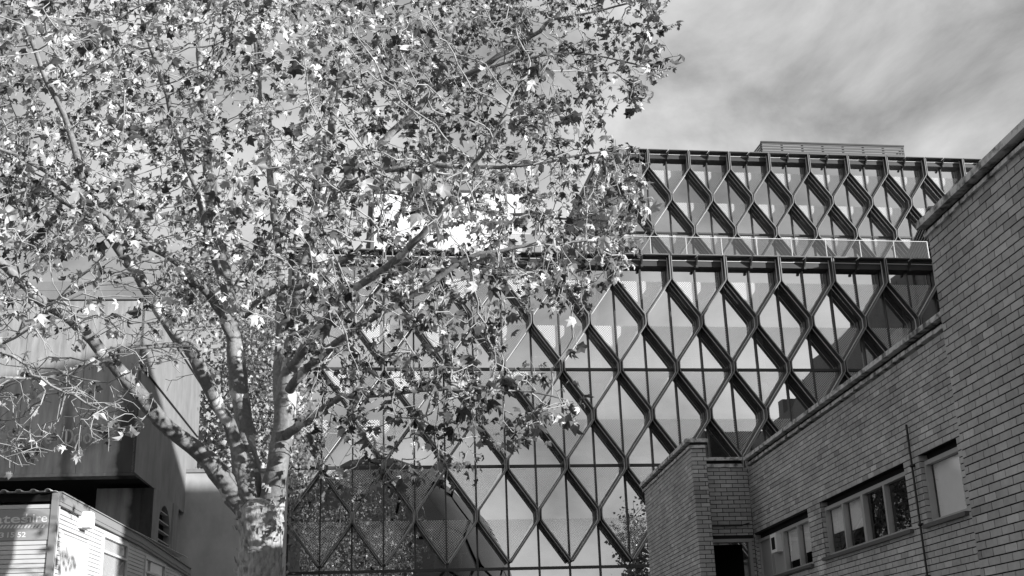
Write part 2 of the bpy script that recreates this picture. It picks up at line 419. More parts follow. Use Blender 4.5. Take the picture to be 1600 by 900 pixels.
# desks by the windows
desk_spots=[(705,14.1,'white desk behind the glass at the left end of the second floor line'),]
def desk(x,z,label,w=1.5,mon=True):
    y=D1+.75
    t=thing('desk',label,'desk',(x,y,z),'white desks behind the office glass')
    q=MB(); q.box((x-w/2,y-.35,z+.70),(x+w/2,y+.35,z+.74)); q.build('desk_top',M_WHITE,t)
    for s in (-1,1):
        q=MB(); q.box((x+s*(w/2-.25)-.05,y-.3,z+.03),(x+s*(w/2-.25)+.05,y+.3,z+.70)); q.build('leg',M_WHITE,t)
    q=MB(); q.box((x-w/2+.25,y+.2,z+.15),(x+w/2-.25,y+.22,z+.6)); q.build('modesty_panel',M_WHITE,t)
F1,F2,F3=14.155-.05,10.035-.05,5.91-.05
DESKS=[(585,892,F3,'between the first and second lattice tips, lowest glazed row'),(700,892,F3,'right of the third lattice tip, lowest glazed row'),(840,892,F3,'alone beneath the bright middle panes, lowest glazed row'),
 (680,728,F2,'under the leaves, middle glazed row'),(815,728,F2,'below the hanging leaf spray, middle glazed row'),(850,728,F2,'next to a bay centre, middle glazed row'),(995,728,F2,'just left of the brick wing coping, middle glazed row'),
 (855,577,F1,'nearest the tree, upper glazed row'),(985,577,F1,'in the centre of the upper glazed row'),(1062,577,F1,'rightmost of the upper glazed row')]
for px,py,z,lb in DESKS:
    desk(aty(px,py,D1+.75)[0], z, 'white office desk '+lb)

# glass balustrade on the terrace edge
zb0=19.2; bl=thing('glass_balustrade','clear glass balustrade panels with slim posts along the terrace edge','balustrade',(15,D1+.25,zb0))
bx0,bx1=7.0,aty(1449,380,D1+.25)[0]
nb=int((bx1-bx0)/1.55); pw=(bx1-bx0)/nb
q=MB(); q.box((.02,0,.02),(pw-.02,.02,1.2)); bm_=q.mesh('glass_panel',[M_BALU])
q=MB(); q.box((-.015,-.01,0),(.015,.05,1.2)); pm_=q.mesh('post',[M_TRIM])
for i in range(nb):
    link('glass_panel',bm_,bl,(bx0+pw*i,D1+.25,zb0))
for i in range(nb+1): link('post',pm_,bl,(bx0+pw*i,D1+.28,zb0))
q=MB(); q.box((bx0,D1+.24,zb0+1.205),(bx1,D1+.275,zb0+1.225)); q.build('top_rail',M_TRIM,bl)

# louvred plant screen on the upper roof
a=aty(1190,225,D2+4); b=aty(1412,235,D2+4)
ps=thing('roof_plant_screen','long slatted grey plant screen on the top roof of the glass building','plant screen',(float(a[0]),D2+4,31.4))
zt=a[2]; q=MB()
nsl=int((zt-31.45)/.17)
for i in range(nsl):
    z=31.45+(zt-31.45)*i/(nsl-1)
    q.box((a[0],D2+4,z),(b[0],D2+4.05,z+.12)); q.box((a[0]-.05,D2+4.05,z),(a[0],D2+8,z+.10)); q.box((b[0],D2+4.05,z),(b[0]+.05,D2+8,z+.10))
stuff(q.build('slats',M_LOUV,ps))
for i in range(8):
    x=a[0]+(b[0]-a[0])*i/7; q=MB(); q.box((x-.06,D2+4.06,31.39),(x+.06,D2+4.16,zt+.1)); q.build('post',M_METAL,ps)
q=MB(); q.box((a[0]-.05,D2+3.95,zt+.1),(b[0]+.05,D2+4.1,zt+.2)); q.build('top_rail',M_METAL,ps)
q=MB(); q.box((a[0]+3,D2+6,31.39),(b[0]-2.4,D2+7.5,zt-.25)); q.build('plant_unit',M_METAL,ps)

# white rendered penthouse behind the tree
a=aty(585,283,60.); b=aty(812,283,60.)
wp=thing('penthouse','bright white rendered penthouse with a small grey louvre seen through the tree','penthouse',(float(a[0]),60,19.2))
zt=a[2]
q=MB(); q.box((a[0],60,19.19),(b[0],70,zt-.5)); q.build('wall',M_RENDER,wp)
q=MB(); q.box((a[0]-.25,59.75,zt-.5),(b[0]+.25,70.2,zt)); q.build('roof_edge',M_CONC2,wp)
c=aty(645,338,59.95); d=aty(690,306,59.95)
q=MB(); q.box((c[0],59.93,c[2]),(d[0],59.99,d[2]),0)
for i in range(9):
    z=c[2]+(d[2]-c[2])*i/9; q.box((c[0],59.88,z),(d[0],59.93,z+.05),0)
q.build('louvre',M_LOUV,wp)

# dark louvred enclosure on the terrace by the brick wall
a=aty(1452,326,51.); b=aty(1402,372,60.)
le=thing('louvred_enclosure','dark horizontally louvred enclosure on the terrace beside the tall brick wall','plant enclosure',(float(a[0]),51,19.2))
zt=a[2]-.05; dirv=np.array([b[0]-a[0],9.,0]); ln=np.linalg.norm(dirv); dirv/=ln; nv=np.array([dirv[1],-dirv[0],0])
q=MB(); q.frame((a[0],51,19.19),dirv,nv,(0,0,1),(0,.1,0),(ln,5,zt-19.4)); q.build('core',M_DARK,le)
ns=16; q=MB(); q.frame((0,0,0),dirv,nv,(0,0,1),(0,-.02,0),(ln,.1,.10)); q.frame((0,0,0),dirv,nv,(0,0,1),(-.05,0,0),(-.01,4.9,.10)); sm=q.mesh('slat',[M_LOUV])
for i in range(ns):
    link('slat',sm,le,(a[0],51,19.3+(zt-19.4)*i/(ns-1)))
q=MB(); q.frame((a[0],51,zt),dirv,nv,(0,0,1),(-.1,-.06,.02),(ln,5,.14)); q.build('top_cap',M_METAL,le)
q=MB(); p_=a*.6+np.array([b[0],60,b[2]])*.4; q.frame((p_[0],p_[1],21.2),dirv,nv,(0,0,1),(-.25,-.25,0),(.0,-.03,.55)); q.build('wall_light',M_WHITE,le)

# ------------------------------------------------------------------ brick building
WA=.0783; dW=np.array([math.sin(WA),math.cos(WA),0]); nW=np.array([-math.cos(WA),math.sin(WA),0]); UP=np.array([0,0,1.])
XN,XM=4.8,5.8
bb=thing('brick_building','low brick building with stepped walls, stained copings and a row of windows','building',(9,12,0))
bricks=[]   # (o, u, n, s0, s1, z0, z1)
def sub(iv, c0, c1):
    out=[]
    for a,b in iv:
        if c1<=a or c0>=b: out.append((a,b)); continue
        if c0>a: out.append((a,c0))
        if c1<b: out.append((c1,b))
    return out
def brick_wall(o,u,n,s0,s1,z0,z1,openings=(),mort=None,half=0):
    o=np.asarray(o,float); nc=int(round((z1-z0)/.075))
    for c in range(nc):
        za=z1-.075*(c+1); zb_=za+.063
        iv=[(s0,s1)]
        for (a,b,p,q) in openings:
            if p< za+.0375 <q: iv=sub(iv,a,b)
        for a,b in iv:
            if b-a<.02: continue
            mort.add([o+u*a+UP*(za-.01)-n*.008,o+u*b+UP*(za-.01)-n*.008,o+u*b+UP*(za+.065)-n*.008,o+u*a+UP*(za+.065)-n*.008],[(0,1,2,3)],0)
            off=(.1125 if (c+half)%2 else 0)+s0
            k=math.floor((a-off)/.225)
            while off+k*.225<b:
                p=max(a,off+k*.225); q=min(b,off+k*.225+.213)
                if q-p>.012: bricks.append((o,u,n,p,q,za,zb_))
                k+=1
def P2(s): return s
mort=MB()
on=np.array([XN,0,0]); om=np.array([XM,0,0])
sN=10.02/math.cos(WA)        # far end of the near block along its wall
def s_of(px,py,X): return atx(px,py,X,WA)@dW - X*math.sin(WA)
# near block
brick_wall(on,dW,nW,-6,sN,.0,5.57,(),mort)
# main wall openings from the photograph
w1=(s_of(1265,830,XM),s_of(1178,838,XM)-.06,3.17,3.99)
w2=(s_of(1411,722,XM),s_of(1281,785,XM),3.20,4.02)
w3=(s_of(1493,682,XM),s_of(1434,710,XM),3.20,4.03)
YC=21.05; sC=YC/math.cos(WA)
brick_wall(om,dW,nW,sN-.05,sC,.0,5.22,(w1,w2,w3),mort)
# back wall of the recess (faces the camera), with the doorway
bx0=6.46; bx1=XM+math.tan(WA)*YC
uB=np.array([1.,0,0]); nB=np.array([0,-1.,0]); oB=np.array([0,YC,0])
brick_wall(oB,uB,nB,bx0,bx1-.01,.0,5.24,((6.5,bx1-.06,0,3.93),),mort)
# narrow wing: end face and left face
YE=20.55; ex0,ex1=6.246,6.515
brick_wall(np.array([0,YE,0]),uB,nB,ex0,ex1,.0,5.50,(),mort)
XL=ex0-math.tan(WA)*YE; oL=np.array([XL,0,0]); sE=YE/math.cos(WA); sF=25.6/math.cos(WA)
brick_wall(oL,dW,nW,sE,sF,.0,5.50,(),mort,1)
brick_wall(np.array([ex1,0,0]),np.array([0,1.,0]),np.array([1.,0,0]),YE,YC,.0,5.5,(),mort)
# solid cores a little behind the faces
def core(pts,z0,z1,name='wall_core',m=M_MORT):
    q=MB(); q.prism([(p[0],p[1],z0) for p in pts],(0,0,z1-z0)); return q.build(name,m,bb)
def wp_(X,s,back): p=np.array([X,0,0])+dW*s-nW*back; return p
core([wp_(XN,-5.99,.03),wp_(XN,-5.99,9),wp_(XN,sN-.01,9),wp_(XN,sN-.01,.03)],0,5.56)
core([(ex0+.03,YE+.03),(ex1-.03,YE+.03),(ex1+math.tan(WA)*5,25.6),(XL+math.tan(WA)*25.6+.03,25.6)],0,5.49)
# brick objects: the 300 that show largest are single, the rest joined
def area(b):
    o,u,n,p,q,za,zb_=b; c=[o+u*s+UP*z for s in (p,q) for z in (za,zb_)]
    X=[proj(t) for t in c]; m=np.mean(X,0)
    if (o+u*(p+q)/2)[1]<6: return -1
    if not(2<m[0]<1598 and 2<m[1]<898): return -1
    (x0,y0),(x1,y1),(x2,y2),(x3,y3)=X
    return abs((x3-x0)*(y2-y1)-(x2-x1)*(y3-y0))/2
ar=np.array([area(b) for b in bricks]); order=np.argsort(-ar); single=set(order[:300].tolist())
bm0=MB(); bm0.add([(0,0,0),(1,0,0),(1,0,1),(0,0,1),(0,1,0),(1,1,0),(1,1,1),(0,1,1)],[(0,1,2,3),(1,0,4,5),(2,1,5,6),(3,2,6,7),(0,3,7,4)])
bme=bm0.mesh('brick',[M_BR1]); bulk=MB()
for i,(o,u,n,p,q,za,zb_) in enumerate(bricks):
    pr=random.uniform(-.0015,.002); f0=o+n*pr
    if i in single:
        ob=bpy.data.objects.new('brick',bme); COL.objects.link(ob); ob.parent=bb
        mm=Matrix.Identity(4)
        for r_ in range(3):
            mm[r_][0]=u[r_]*(q-p); mm[r_][1]=-n[r_]*.014; mm[r_][2]=UP[r_]*(zb_-za); mm[r_][3]=(f0+u*p+UP*za)[r_]
        ob.matrix_parent_inverse=Matrix.Translation(-bb.location); ob.matrix_basis=mm
    else:
        vs=[f0+u*s+UP*z-n*d for d in (0,.014) for (s,z) in ((p,za),(q,za),(q,zb_),(p,zb_))]
        bulk.add(vs,[(0,1,2,3),(1,0,4,5),(2,1,5,6),(3,2,6,7),(0,3,7,4)])
stuff(bulk.build('brickwork',M_BRN,bb)); mort.build('mortar_bed',M_MORT,bb)
# copings: slab, shadow course, string course
def coping(o,u,n,s0,s1,z,h=.06,gap=.05,st=.045,pr=.09):
    q=MB(); q.frame(o,u,n,UP,(s0,-.32,z-h),(s1,pr,z)); q.build('coping_slab',M_COPE,bb)
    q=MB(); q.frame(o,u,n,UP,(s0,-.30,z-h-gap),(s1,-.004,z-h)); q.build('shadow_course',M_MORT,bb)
    n_=max(3,int((s1-s0)/.12)); q=MB()
    for i in range(n_):
        a_=s0+(s1-s0)*i/n_; b_=s0+(s1-s0)*(i+1)/n_; j=random.uniform(-.006,.006)
        q.frame(o,u,n,UP,(a_,-.28,z-h-gap-st+random.uniform(-.004,.004)),(b_,.03+j,z-h-gap))
    q.build('string_course',M_COPE,bb)
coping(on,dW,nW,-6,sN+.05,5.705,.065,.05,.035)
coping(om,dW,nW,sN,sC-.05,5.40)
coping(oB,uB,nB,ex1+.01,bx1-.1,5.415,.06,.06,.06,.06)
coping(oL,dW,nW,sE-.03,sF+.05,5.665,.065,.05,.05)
q=MB(); q.box((ex0-.1,YE-.06,5.602),(ex1+.01,YE+.05,5.667)); q.build('coping_slab',M_COPE,bb)
q=MB(); q.box((ex0-.03,YE-.03,5.50),(ex1+.02,YE+.05,5.552)); q.build('string_course',M_COPE,bb)
# flat roof behind parapets
q=MB(); q.prism([tuple(wp_(XM,sN,.33))[:2]+(5.0,),tuple(wp_(XM,sN,8))[:2]+(5.0,),tuple(wp_(XM,sC,8))[:2]+(5.0,),tuple(wp_(XM,sC,.33))[:2]+(5.0,)],(0,0,.05)); q.build('roof',M_ASPH,bb)
core([wp_(XM,sN,.9),wp_(XM,sN,8),wp_(XM,sC+4,8),wp_(XM,sC+4,.9)],0,4.99)
# windows in the main wall
def window(w, lights, name='window', kinds=None):
    a,b,z0,z1=w; rec=.11
    fr=MB()
    def bar(s0,s1,p,q_,d0=rec-.05,d1=rec+.02): fr.frame(om,dW,nW,UP,(s0,-d1,p),(s1,-d0,q_))
    bar(a,b,z0,z0+.05); bar(a,b,z1-.14,z1-.09); bar(a,a+.04,z0+.05,z1-.14); bar(b-.04,b,z0+.05,z1-.14)
    n_=len(lights)-1
    for i,l in enumerate(lights[1:-1]):
        s=a+(b-a)*l; wd=.035 if (i+1)!=len(lights)//2 else .06
        bar(s-wd/2*1.6,s+wd/2*1.6,z0+.05,z1-.14,rec-.055,rec+.02)
    W=fr.build(name,M_FRAME,bb)
    # reveals: brick jamb seen at the far side, lintel shadow, sill
    jb=MB(); c=z0
    while c<z1-.03:
        jb.frame(om,dW,nW,UP,(b-.004,-rec-.03,c),(b+.012,-.012,min(c+.065,z1))); c+=.075
    jb.build('jamb_bricks',M_BRN,W)
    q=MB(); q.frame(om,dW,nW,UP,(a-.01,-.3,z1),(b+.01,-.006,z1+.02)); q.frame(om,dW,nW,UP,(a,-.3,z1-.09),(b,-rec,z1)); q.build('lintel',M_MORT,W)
    q=MB(); q.frame(om,dW,nW,UP,(a-.05,-.12,z0-.045),(b+.05,.05,z0)); q.build('sill',M_LOUV,W)
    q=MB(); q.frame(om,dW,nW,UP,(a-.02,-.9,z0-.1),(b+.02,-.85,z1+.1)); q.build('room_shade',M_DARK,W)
    for i in range(n_):
        p=a+(b-a)*lights[i]+.03; q_=a+(b-a)*lights[i+1]-.03
        k=kinds[i] if kinds else 'g'
        g_=MB()
        if k=='p':
            g_.frame(om,dW,nW,UP,(p,-rec-.0,z0+.05),(q_,-rec+.015,z1-.14)); g_.build('infill_panel',M_SIGN,W); continue
        g_.frame(om,dW,nW,UP,(p,-rec-.008,z0+.05),(q_,-rec,z1-.14)); g_.build('pane',M_WGLASS,W)
        if k[0]=='b':
            h=float(k[1:]); g2=MB(); g2.frame(om,dW,nW,UP,(p+.03,-rec-.045,z1-.14-(z1-z0-.19)*h),(q_-.03,-rec-.035,z1-.14)); g2.build('blind',M_BLIND,W)
    return W
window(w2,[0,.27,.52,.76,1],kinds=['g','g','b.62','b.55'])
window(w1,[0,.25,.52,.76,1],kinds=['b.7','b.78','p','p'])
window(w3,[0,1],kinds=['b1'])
# vent box on the infill panel
s=w1[0]+(w1[1]-w1[0])*.62; q=MB(); q.frame(om,dW,nW,UP,(s-.17,-.10,3.55),(s+.17,.02,3.86),0); q.frame(om,dW,nW,UP,(s-.10,.02,3.60),(s+.10,.026,3.80),1)
q.build('vent_box',[M_WHITE,M_DARK],bb)
# door in the back wall: pale frame round a dark opening
q=MB(); q.box((6.5,YC-.02,3.87),(bx1-.06,YC+.06,3.93)); q.box((bx1-.12,YC-.015,0),(bx1-.062,YC+.06,3.868)); dr=q.build('door_frame',M_FRAME,bb)
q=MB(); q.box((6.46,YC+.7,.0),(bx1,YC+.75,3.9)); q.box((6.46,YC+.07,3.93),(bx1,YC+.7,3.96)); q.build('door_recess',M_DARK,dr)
q=MB(); q.box((6.43,YC-.013,3.935),(bx1-.02,YC+.05,3.995)); q.build('lintel',M_MORT,dr)
# pipe and cable
s=s_of(1420,661,XM); q=MB(); p0=om+dW*s+nW*.035
q.tube([p0+UP*.05,p0+UP*4.42],[.0135,.0135],8)
for z in (2.6,3.2,3.9): q.frame(p0+UP*z,dW,nW,UP,(-.024,-.03,0),(.024,.02,.03))
q.build('drainpipe',M_PIPE,bb,True)
q=MB(); c=[aty(1112,822,YC-.03),aty(1140,821.5,YC-.03),aty(1158,821,YC-.03),aty(1171,817,YC-.04)]; q.tube(c,[.012]*4,6); q.build('cable',M_PIPE,bb)

# ------------------------------------------------------------------ concrete building with raised lettering
YF=33.; WC=.044; dC=np.array([math.sin(WC),math.cos(WC),0]); fC=np.array([math.cos(WC),-math.sin(WC),0])   # fC points right along the front, dC goes away
c0=aty(210,738,YF); zb=c0[2]; zt1=aty(222,470,YF)[2]; zt2=aty(225,440,YF)[2]
Xc=c0[0]-math.tan(WC)*c0[1]
lenR=(atx(303,818,Xc,WC)-c0)@dC
cb=thing('concrete_building','shaded board marked concrete building with raised lettering above a dark recess','building',(float(c0[0]),YF,0))
O=np.array([c0[0],c0[1],0])
nF=-dC
# upper block built of cast panels: front bays and side bays
q=MB(); q.frame(O,-fC,dC,UP,(.05,.05,zb+.02),(24,lenR,zt1-.02)); q.build('block_core',M_MORT,cb)
sw=0
for i,wd in enumerate((1.55,1.6,1.6,6,6,6)):
    q=MB(); q.frame(O,-fC,nF,UP,(sw+.0,-.08,zb),(sw+wd-.012,.0,zt1)); q.build('concrete_panel',M_CONC,cb); sw+=wd
nsd=6
for i in range(nsd):
    a=lenR*i/nsd; b=lenR*(i+1)/nsd
    q=MB(); q.frame(O,dC,fC,UP,(a+.0,-.08,zb),(b-.012,.002,zt1)); q.build('concrete_panel',M_CONC2,cb)
q=MB(); q.frame(O,-fC,dC,UP,(-.06,-.06,zt1+.03),(24,lenR,(zt1+zt2)/2)); q.frame(O,-fC,dC,UP,(-.02,-.02,(zt1+zt2)/2+.02),(24,lenR,zt2)); q.build('parapet',M_CONC2,cb)
# conduit down the side face
a=atx(219,571,Xc,WC); b=atx(308,683,Xc,WC); q=MB(); q.tube([a+fC*.03,b+fC*.03],[.025,.025],6); q.build('conduit',M_PIPE,cb)
# ledge under the front
q=MB(); q.frame(O,-fC,nF,UP,(-.02,-.5,zb-.09),(24,.04,zb-.01)); q.build('soffit_edge',M_CONC,cb)
# lower storey
YL=YF+2.0; cl=aty(240,775,YL); OL=np.array([cl[0],cl[1],0])
wl=(aty(150,770,YL)-cl)@(-fC)
q=MB(); q.frame(OL,-fC,dC,UP,(0.0,0,0),(wl,.4,zb-.1)); q.build('lower_wall',M_CONC,cb)
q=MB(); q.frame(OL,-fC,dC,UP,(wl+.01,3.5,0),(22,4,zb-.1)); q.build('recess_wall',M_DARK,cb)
XL2=cl[0]-math.tan(WC)*cl[1]
def sd(px,py): p=atx(px,py,XL2,WC); return (p-cl)@dC, p[2]
sA,_=sd(247,800); sB,zs=sd(268,800); sD,_=sd(277,800)
ztop=zb-.1
q=MB(); q.frame(OL,dC,fC,UP,(.0,-.35,0),(sA,.04,ztop)); q.build('pier',M_CONC2,cb)
q=MB(); q.frame(OL,dC,fC,UP,(sB+.15,-.35,0),(sD,.04,ztop)); q.build('pier',M_CONC2,cb)
aw=MB(); mid=(sA+sB)/2; rw=(sB-sA)/2-.05; zsp=sd(255,815)[1]
zAr=sd(256,789)[1]; zsp=zAr-rw
N_=14
pts=[(mid-rw,0),(mid-rw,zsp)]+[(mid-rw*math.cos(math.pi*i/N_),zsp+rw*math.sin(math.pi*i/N_)) for i in range(1,N_)]+[(mid+rw,zsp),(mid+rw,0)]
# spandrel panel with an arched hole: strips between arch and top edge
vs=[];fs=[]
arch=pts[1:-1]; tops=[(sA+(sB+.15-sA)*i/(len(arch)-1),ztop) for i in range(len(arch))]
for (p,z),(p2,z2) in zip(arch,tops):
    for dd in (.0,-.2): vs.append(OL+dC*p+fC*dd+UP*z); vs.append(OL+dC*p2+fC*dd+UP*z2)
for i in range(len(arch)-1):
    o4=i*4; fs += [(o4,o4+4,o4+5,o4+1),(o4,o4+2,o4+6,o4+4)]
aw.add(vs,fs)
aw.frame(OL,dC,fC,UP,(sA,-.2,0),(mid-rw,.0,zsp)); aw.frame(OL,dC,fC,UP,(mid+rw,-.2,0),(sB+.15,.0,zsp))
AW=aw.build('arched_window',M_CONC2,cb)
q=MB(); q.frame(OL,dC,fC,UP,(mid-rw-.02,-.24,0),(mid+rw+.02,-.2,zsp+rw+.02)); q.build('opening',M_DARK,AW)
q=MB()
for i in range(16):
    z=zsp+rw-.22-i*.28
    if z<3: break
    hw=rw if z<zsp else math.sqrt(max(rw*rw-(z-zsp)**2,.01))
    q.frame(OL,dC,fC,UP,(mid-hw,-.16,z),(mid+hw,-.03,z+.035))
q.build('louvre_slats',M_FRAME,AW)
# raised letters, single-line typewriter strokes
def letter_strokes(ch):
    A=lambda cx,cz,rx,rz,a0,a1,n=12:[(cx+rx*math.cos(math.radians(a0+(a1-a0)*i/n)),cz+rz*math.sin(math.radians(a0+(a1-a0)*i/n))) for i in range(n+1)]
    if ch=='S': return [A(.31,.74,.25,.24,30,270,10)[:0] or A(.31,.75,.24,.22,25,265)+A(.31,.27,.26,.25,85,-155), [(.54,.70),(.54,.98)],[(.05,.02),(.05,.32)]]
    if ch=='t': return [[(.2,.92),(.2,.2)]+A(.38,.18,.18,.17,180,330),[(.02,.66),(.5,.66)]]
    if ch=='a': return [A(.27,.5,.2,.16,150,0)+[(.47,.1)],A(.26,.19,.2,.18,60,390,16),[(.45,.03),(.6,.03)]]
    if ch=='g': return [A(.27,.38,.21,.26,0,360,18),[(.58,.64),(.48,.64),(.48,-.1)]+A(.27,-.12,.21,.16,0,-160)]
    if ch=='e': return [[(.06,.36),(.5,.36)]+A(.28,.34,.23,.30,5,320,18)]
    if ch=='D': return [[(.02,.98),(.3,.98)]+A(.3,.49,.32,.49,90,-90,14)+[(.02,.0)],[(.12,.98),(.12,0)]]
    if ch=='o': return [A(.3,.33,.26,.32,0,360,18)]
    if ch=='r': return [[(.02,.64),(.2,.64),(.2,.02)],[(.02,.02),(.42,.02)],[(.2,.42)]+A(.42,.44,.2,.2,150,30)]
    return []
p0=aty(10,694.5,YF-.02); p1=aty(160,694,YF-.02)
cap=aty(15,674,YF-.02)[2]-aty(15,695,YF-.02)[2]
tot=(p1-p0)@fC; word='Stage Door'; adv=tot/(len(word)-.15)
for i,ch in enumerate(word):
    st=letter_strokes(ch)
    if not st: continue
    q=MB(); og=p0+fC*(adv*i)+nF*.03
    sxw=adv*1.28
    for s_ in st:
        for (a,b) in zip(s_[:-1],s_[1:]):
            A_=np.array(a)*[sxw,cap]; B_=np.array(b)*[sxw,cap]; t=B_-A_; l=np.linalg.norm(t)
            if l<1e-5: continue
            t/=l; nn=np.array([-t[1],t[0]]); h=.021
            cs=[A_-t*h*.8+nn*h,A_-t*h*.8-nn*h,B_+t*h*.8-nn*h,B_+t*h*.8+nn*h]
            q.prism([og+fC*c[0]+UP*c[1]-nF*.03 for c in cs],nF*.055)
    q.build('letter',M_LETT,cb)

# concrete wall behind the trunk
a=aty(270,738,41.); b=aty(436,732,41.)
q=MB(); q.box((a[0]-1.5,41,0),(b[0]+.3,41.4,a[2]-.02)); w_=q.build('concrete_wall',M_WALL)
q=MB(); q.box((a[0]-1.5,40.93,a[2]-.02),(b[0]+.3,41.45,a[2]+.1)); c_=q.build('wall_coping',M_CONC2,w_)
tag(w_,'pale plain concrete wall standing behind the tree trunk','wall')
for x in (aty(330,800,41)[0],aty(395,800,41)[0]):
    pass

# run-off stains near the front corner
def add_stain(m):
    b=m.node_tree.nodes['Principled BSDF']; src=b.inputs['Base Color'].links[0].from_socket
    g=N(m,'ShaderNodeNewGeometry'); sb=N(m,'ShaderNodeVectorMath'); sb.operation='SUBTRACT'; sb.inputs[1].default_value=tuple(c0); L(m,g.outputs['Position'],sb.inputs[0])
    dt=N(m,'ShaderNodeVectorMath'); dt.operation='DOT_PRODUCT'; dt.inputs[1].default_value=tuple(-fC); L(m,sb.outputs[0],dt.inputs[0])
    sx=N(m,'ShaderNodeSeparateXYZ'); L(m,sb.outputs[0],sx.inputs[0])
    nz=N(m,'ShaderNodeTexNoise'); nz.inputs['Scale'].default_value=2.6; nz.inputs['Detail'].default_value=7; L(m,g.outputs['Position'],nz.inputs['Vector'])
    ad=N(m,'ShaderNodeMath'); ad.operation='MULTIPLY_ADD'; ad.inputs[1].default_value=.35; L(m,nz.outputs['Fac'],ad.inputs[0]); L(m,dt.outputs['Value'],ad.inputs[2])
    rp=N(m,'ShaderNodeValToRGB'); e=rp.color_ramp.elements; e[0].position=.0; e[0].color=(1,1,1,1); e[1].position=1; e[1].color=(0,0,0,1)
    for p,c in ((.20,1.),(.245,.15),(.27,0.),(.54,0.),(.58,.55),(.62,.6),(.66,0.)): q=e.new(p); q.color=(c,c,c,1)
    mr=N(m,'ShaderNodeMapRange'); mr.inputs[1].default_value=-.1; mr.inputs[2].default_value=3.4; L(m,ad.outputs[0],mr.inputs[0]); L(m,mr.outputs[0],rp.inputs[0])
    zr=N(m,'ShaderNodeMapRange'); zr.inputs[1].default_value=3.2; zr.inputs[2].default_value=1.6; L(m,sx.outputs[2],zr.inputs[0])
    mu=N(m,'ShaderNodeMath'); mu.operation='MULTIPLY'; L(m,rp.outputs[0],mu.inputs[0]); L(m,zr.outputs[0],mu.inputs[1])
    sc=N(m,'ShaderNodeMath'); sc.operation='MULTIPLY'; sc.inputs[1].default_value=.88; L(m,mu.outputs[0],sc.inputs[0])
    mx=N(m,'ShaderNodeMix'); mx.data_type='RGBA'; L(m,sc.outputs[0],mx.inputs[0]); L(m,src,mx.inputs[6]); mx.inputs[7].default_value=(.02,.02,.02,1)
    L(m,mx.outputs[2],b.inputs['Base Color'])
add_stain(M_CONC)

# ------------------------------------------------------------------ portable cabin
hA=aty(91,768,20.); hB=np.array([-4.089,25.416,4.708]); hC=np.array([-3.678,30.552,4.509])
pc=thing('portable_cabin','white clad portable cabin with grey hire sign and corrugated roof edge','cabin',(float(hA[0])-1.5,23,0))
wh=.08; dH=np.array([math.sin(wh),math.cos(wh),0]); fH=np.array([math.cos(wh),-math.sin(wh),0]); OH=np.array([hA[0],hA[1],0]); zr=hA[2]
XH=hA[0]-math.tan(wh)*hA[1]
LH=(hC-hA)@dH
q=MB(); q.frame(OH,-fH,dH,UP,(.03,.03,0),(3.0,LH,zr-.2)); q.build('body',M_CLAD,pc)
zbd=zr-.31
def boards(o,u,n,s0,s1,z1,z0,hole=()):
    q=MB(); z=z1
    while z>z0:
        iv=[(s0,s1)]
        for (a,b,p,r_) in hole:
            if p<z-.035<r_: iv=sub(iv,a,b)
        for a,b in iv:
            q.frame(o,u,n,UP,(a,-.02,z-.060),(b,random.uniform(-.001,.002),z)); 
        z-=.072
    return q
sgn0,sgn1=aty(0,800,20),aty(82,843,20)
zS1=aty(82,795,20)[2]; zS0=sgn1[2]; xs=(sgn1-hA)@(-fH)
nH=-dH
b=boards(OH,-fH,nH,.09,2.9,zbd+.11,1.2); stuff(b.build('front_cladding',M_CLAD,pc))
# side openings (door and two windows)
def sh(px,py): p=atx(px,py,XH,wh); return (p-hA)@dH, p[2]
d0,dz=sh(97,829); d1,dz1=sh(138,847)
v0,vz=sh(161,834); v1,vz1=sh(199,852); u0,uz=sh(226,869); u1,uz1=sh(257,889)
b=boards(OH,dH,fH,.09,LH,zr-.27,1.2,((d0,d1,0,dz),(v0,v1,3.5,vz),(u0,u1,3.5,uz))); stuff(b.build('side_cladding',M_CLAD,pc))
q=MB(); q.frame(OH,-fH,nH,UP,(-.02,-.06,0),(.085,.02,zr-.02)); q.build('corner_post',M_FASC,pc)
q=MB(); q.frame(OH,dH,fH,UP,(.07,-.06,0),(.12,.02,zr-.22)); q.build('corner_trim',M_CLAD,pc)
# fascia with three grooves along the side, following the roofline
q=MB()
for (A,B) in ((hA,hB),(hB,hC)):
    d=(B-A); d[2]=0; d/=np.linalg.norm(d); n_=np.array([d[1],-d[0],0])
    for i,(t0,t1,pr) in enumerate(((0,.02,.075),(.022,.085,.05),(.088,.16,.06),(.163,.215,.05))):
        q.prism([A-UP*t0,B-UP*t0,B-UP*t1,A-UP*t1],n_*pr)
q.build('fascia',M_FASC,pc)
# corrugated roof sheet: trapezoid ribs running front to back
q=MB(); prof=[]; x=0
while x<3.0:
    prof += [(x,0),(x+.08,0),(x+.11,.035),(x+.16,.035),(x+.19,0)]; x+=.19+.04
prof=[(a_,b_) for a_,b_ in prof]
for (a_,za),(b_,zb2) in zip(prof[:-1],prof[1:]):
    p=[OH-fH*a_-dH*.12+UP*(zr+za-.01),OH-fH*b_-dH*.12+UP*(zr+zb2-.01)]
    q.prism([p[0],p[1],p[1]+UP*.008,p[0]+UP*.008],dH*LH)
q.build('roof_sheet',M_CLAD,pc)
q=MB(); q.frame(OH,-fH,nH,UP,(.0,-.04,zr-.15),(3,.0,zr-.02)); q.build('front_fascia',M_DARK,pc)
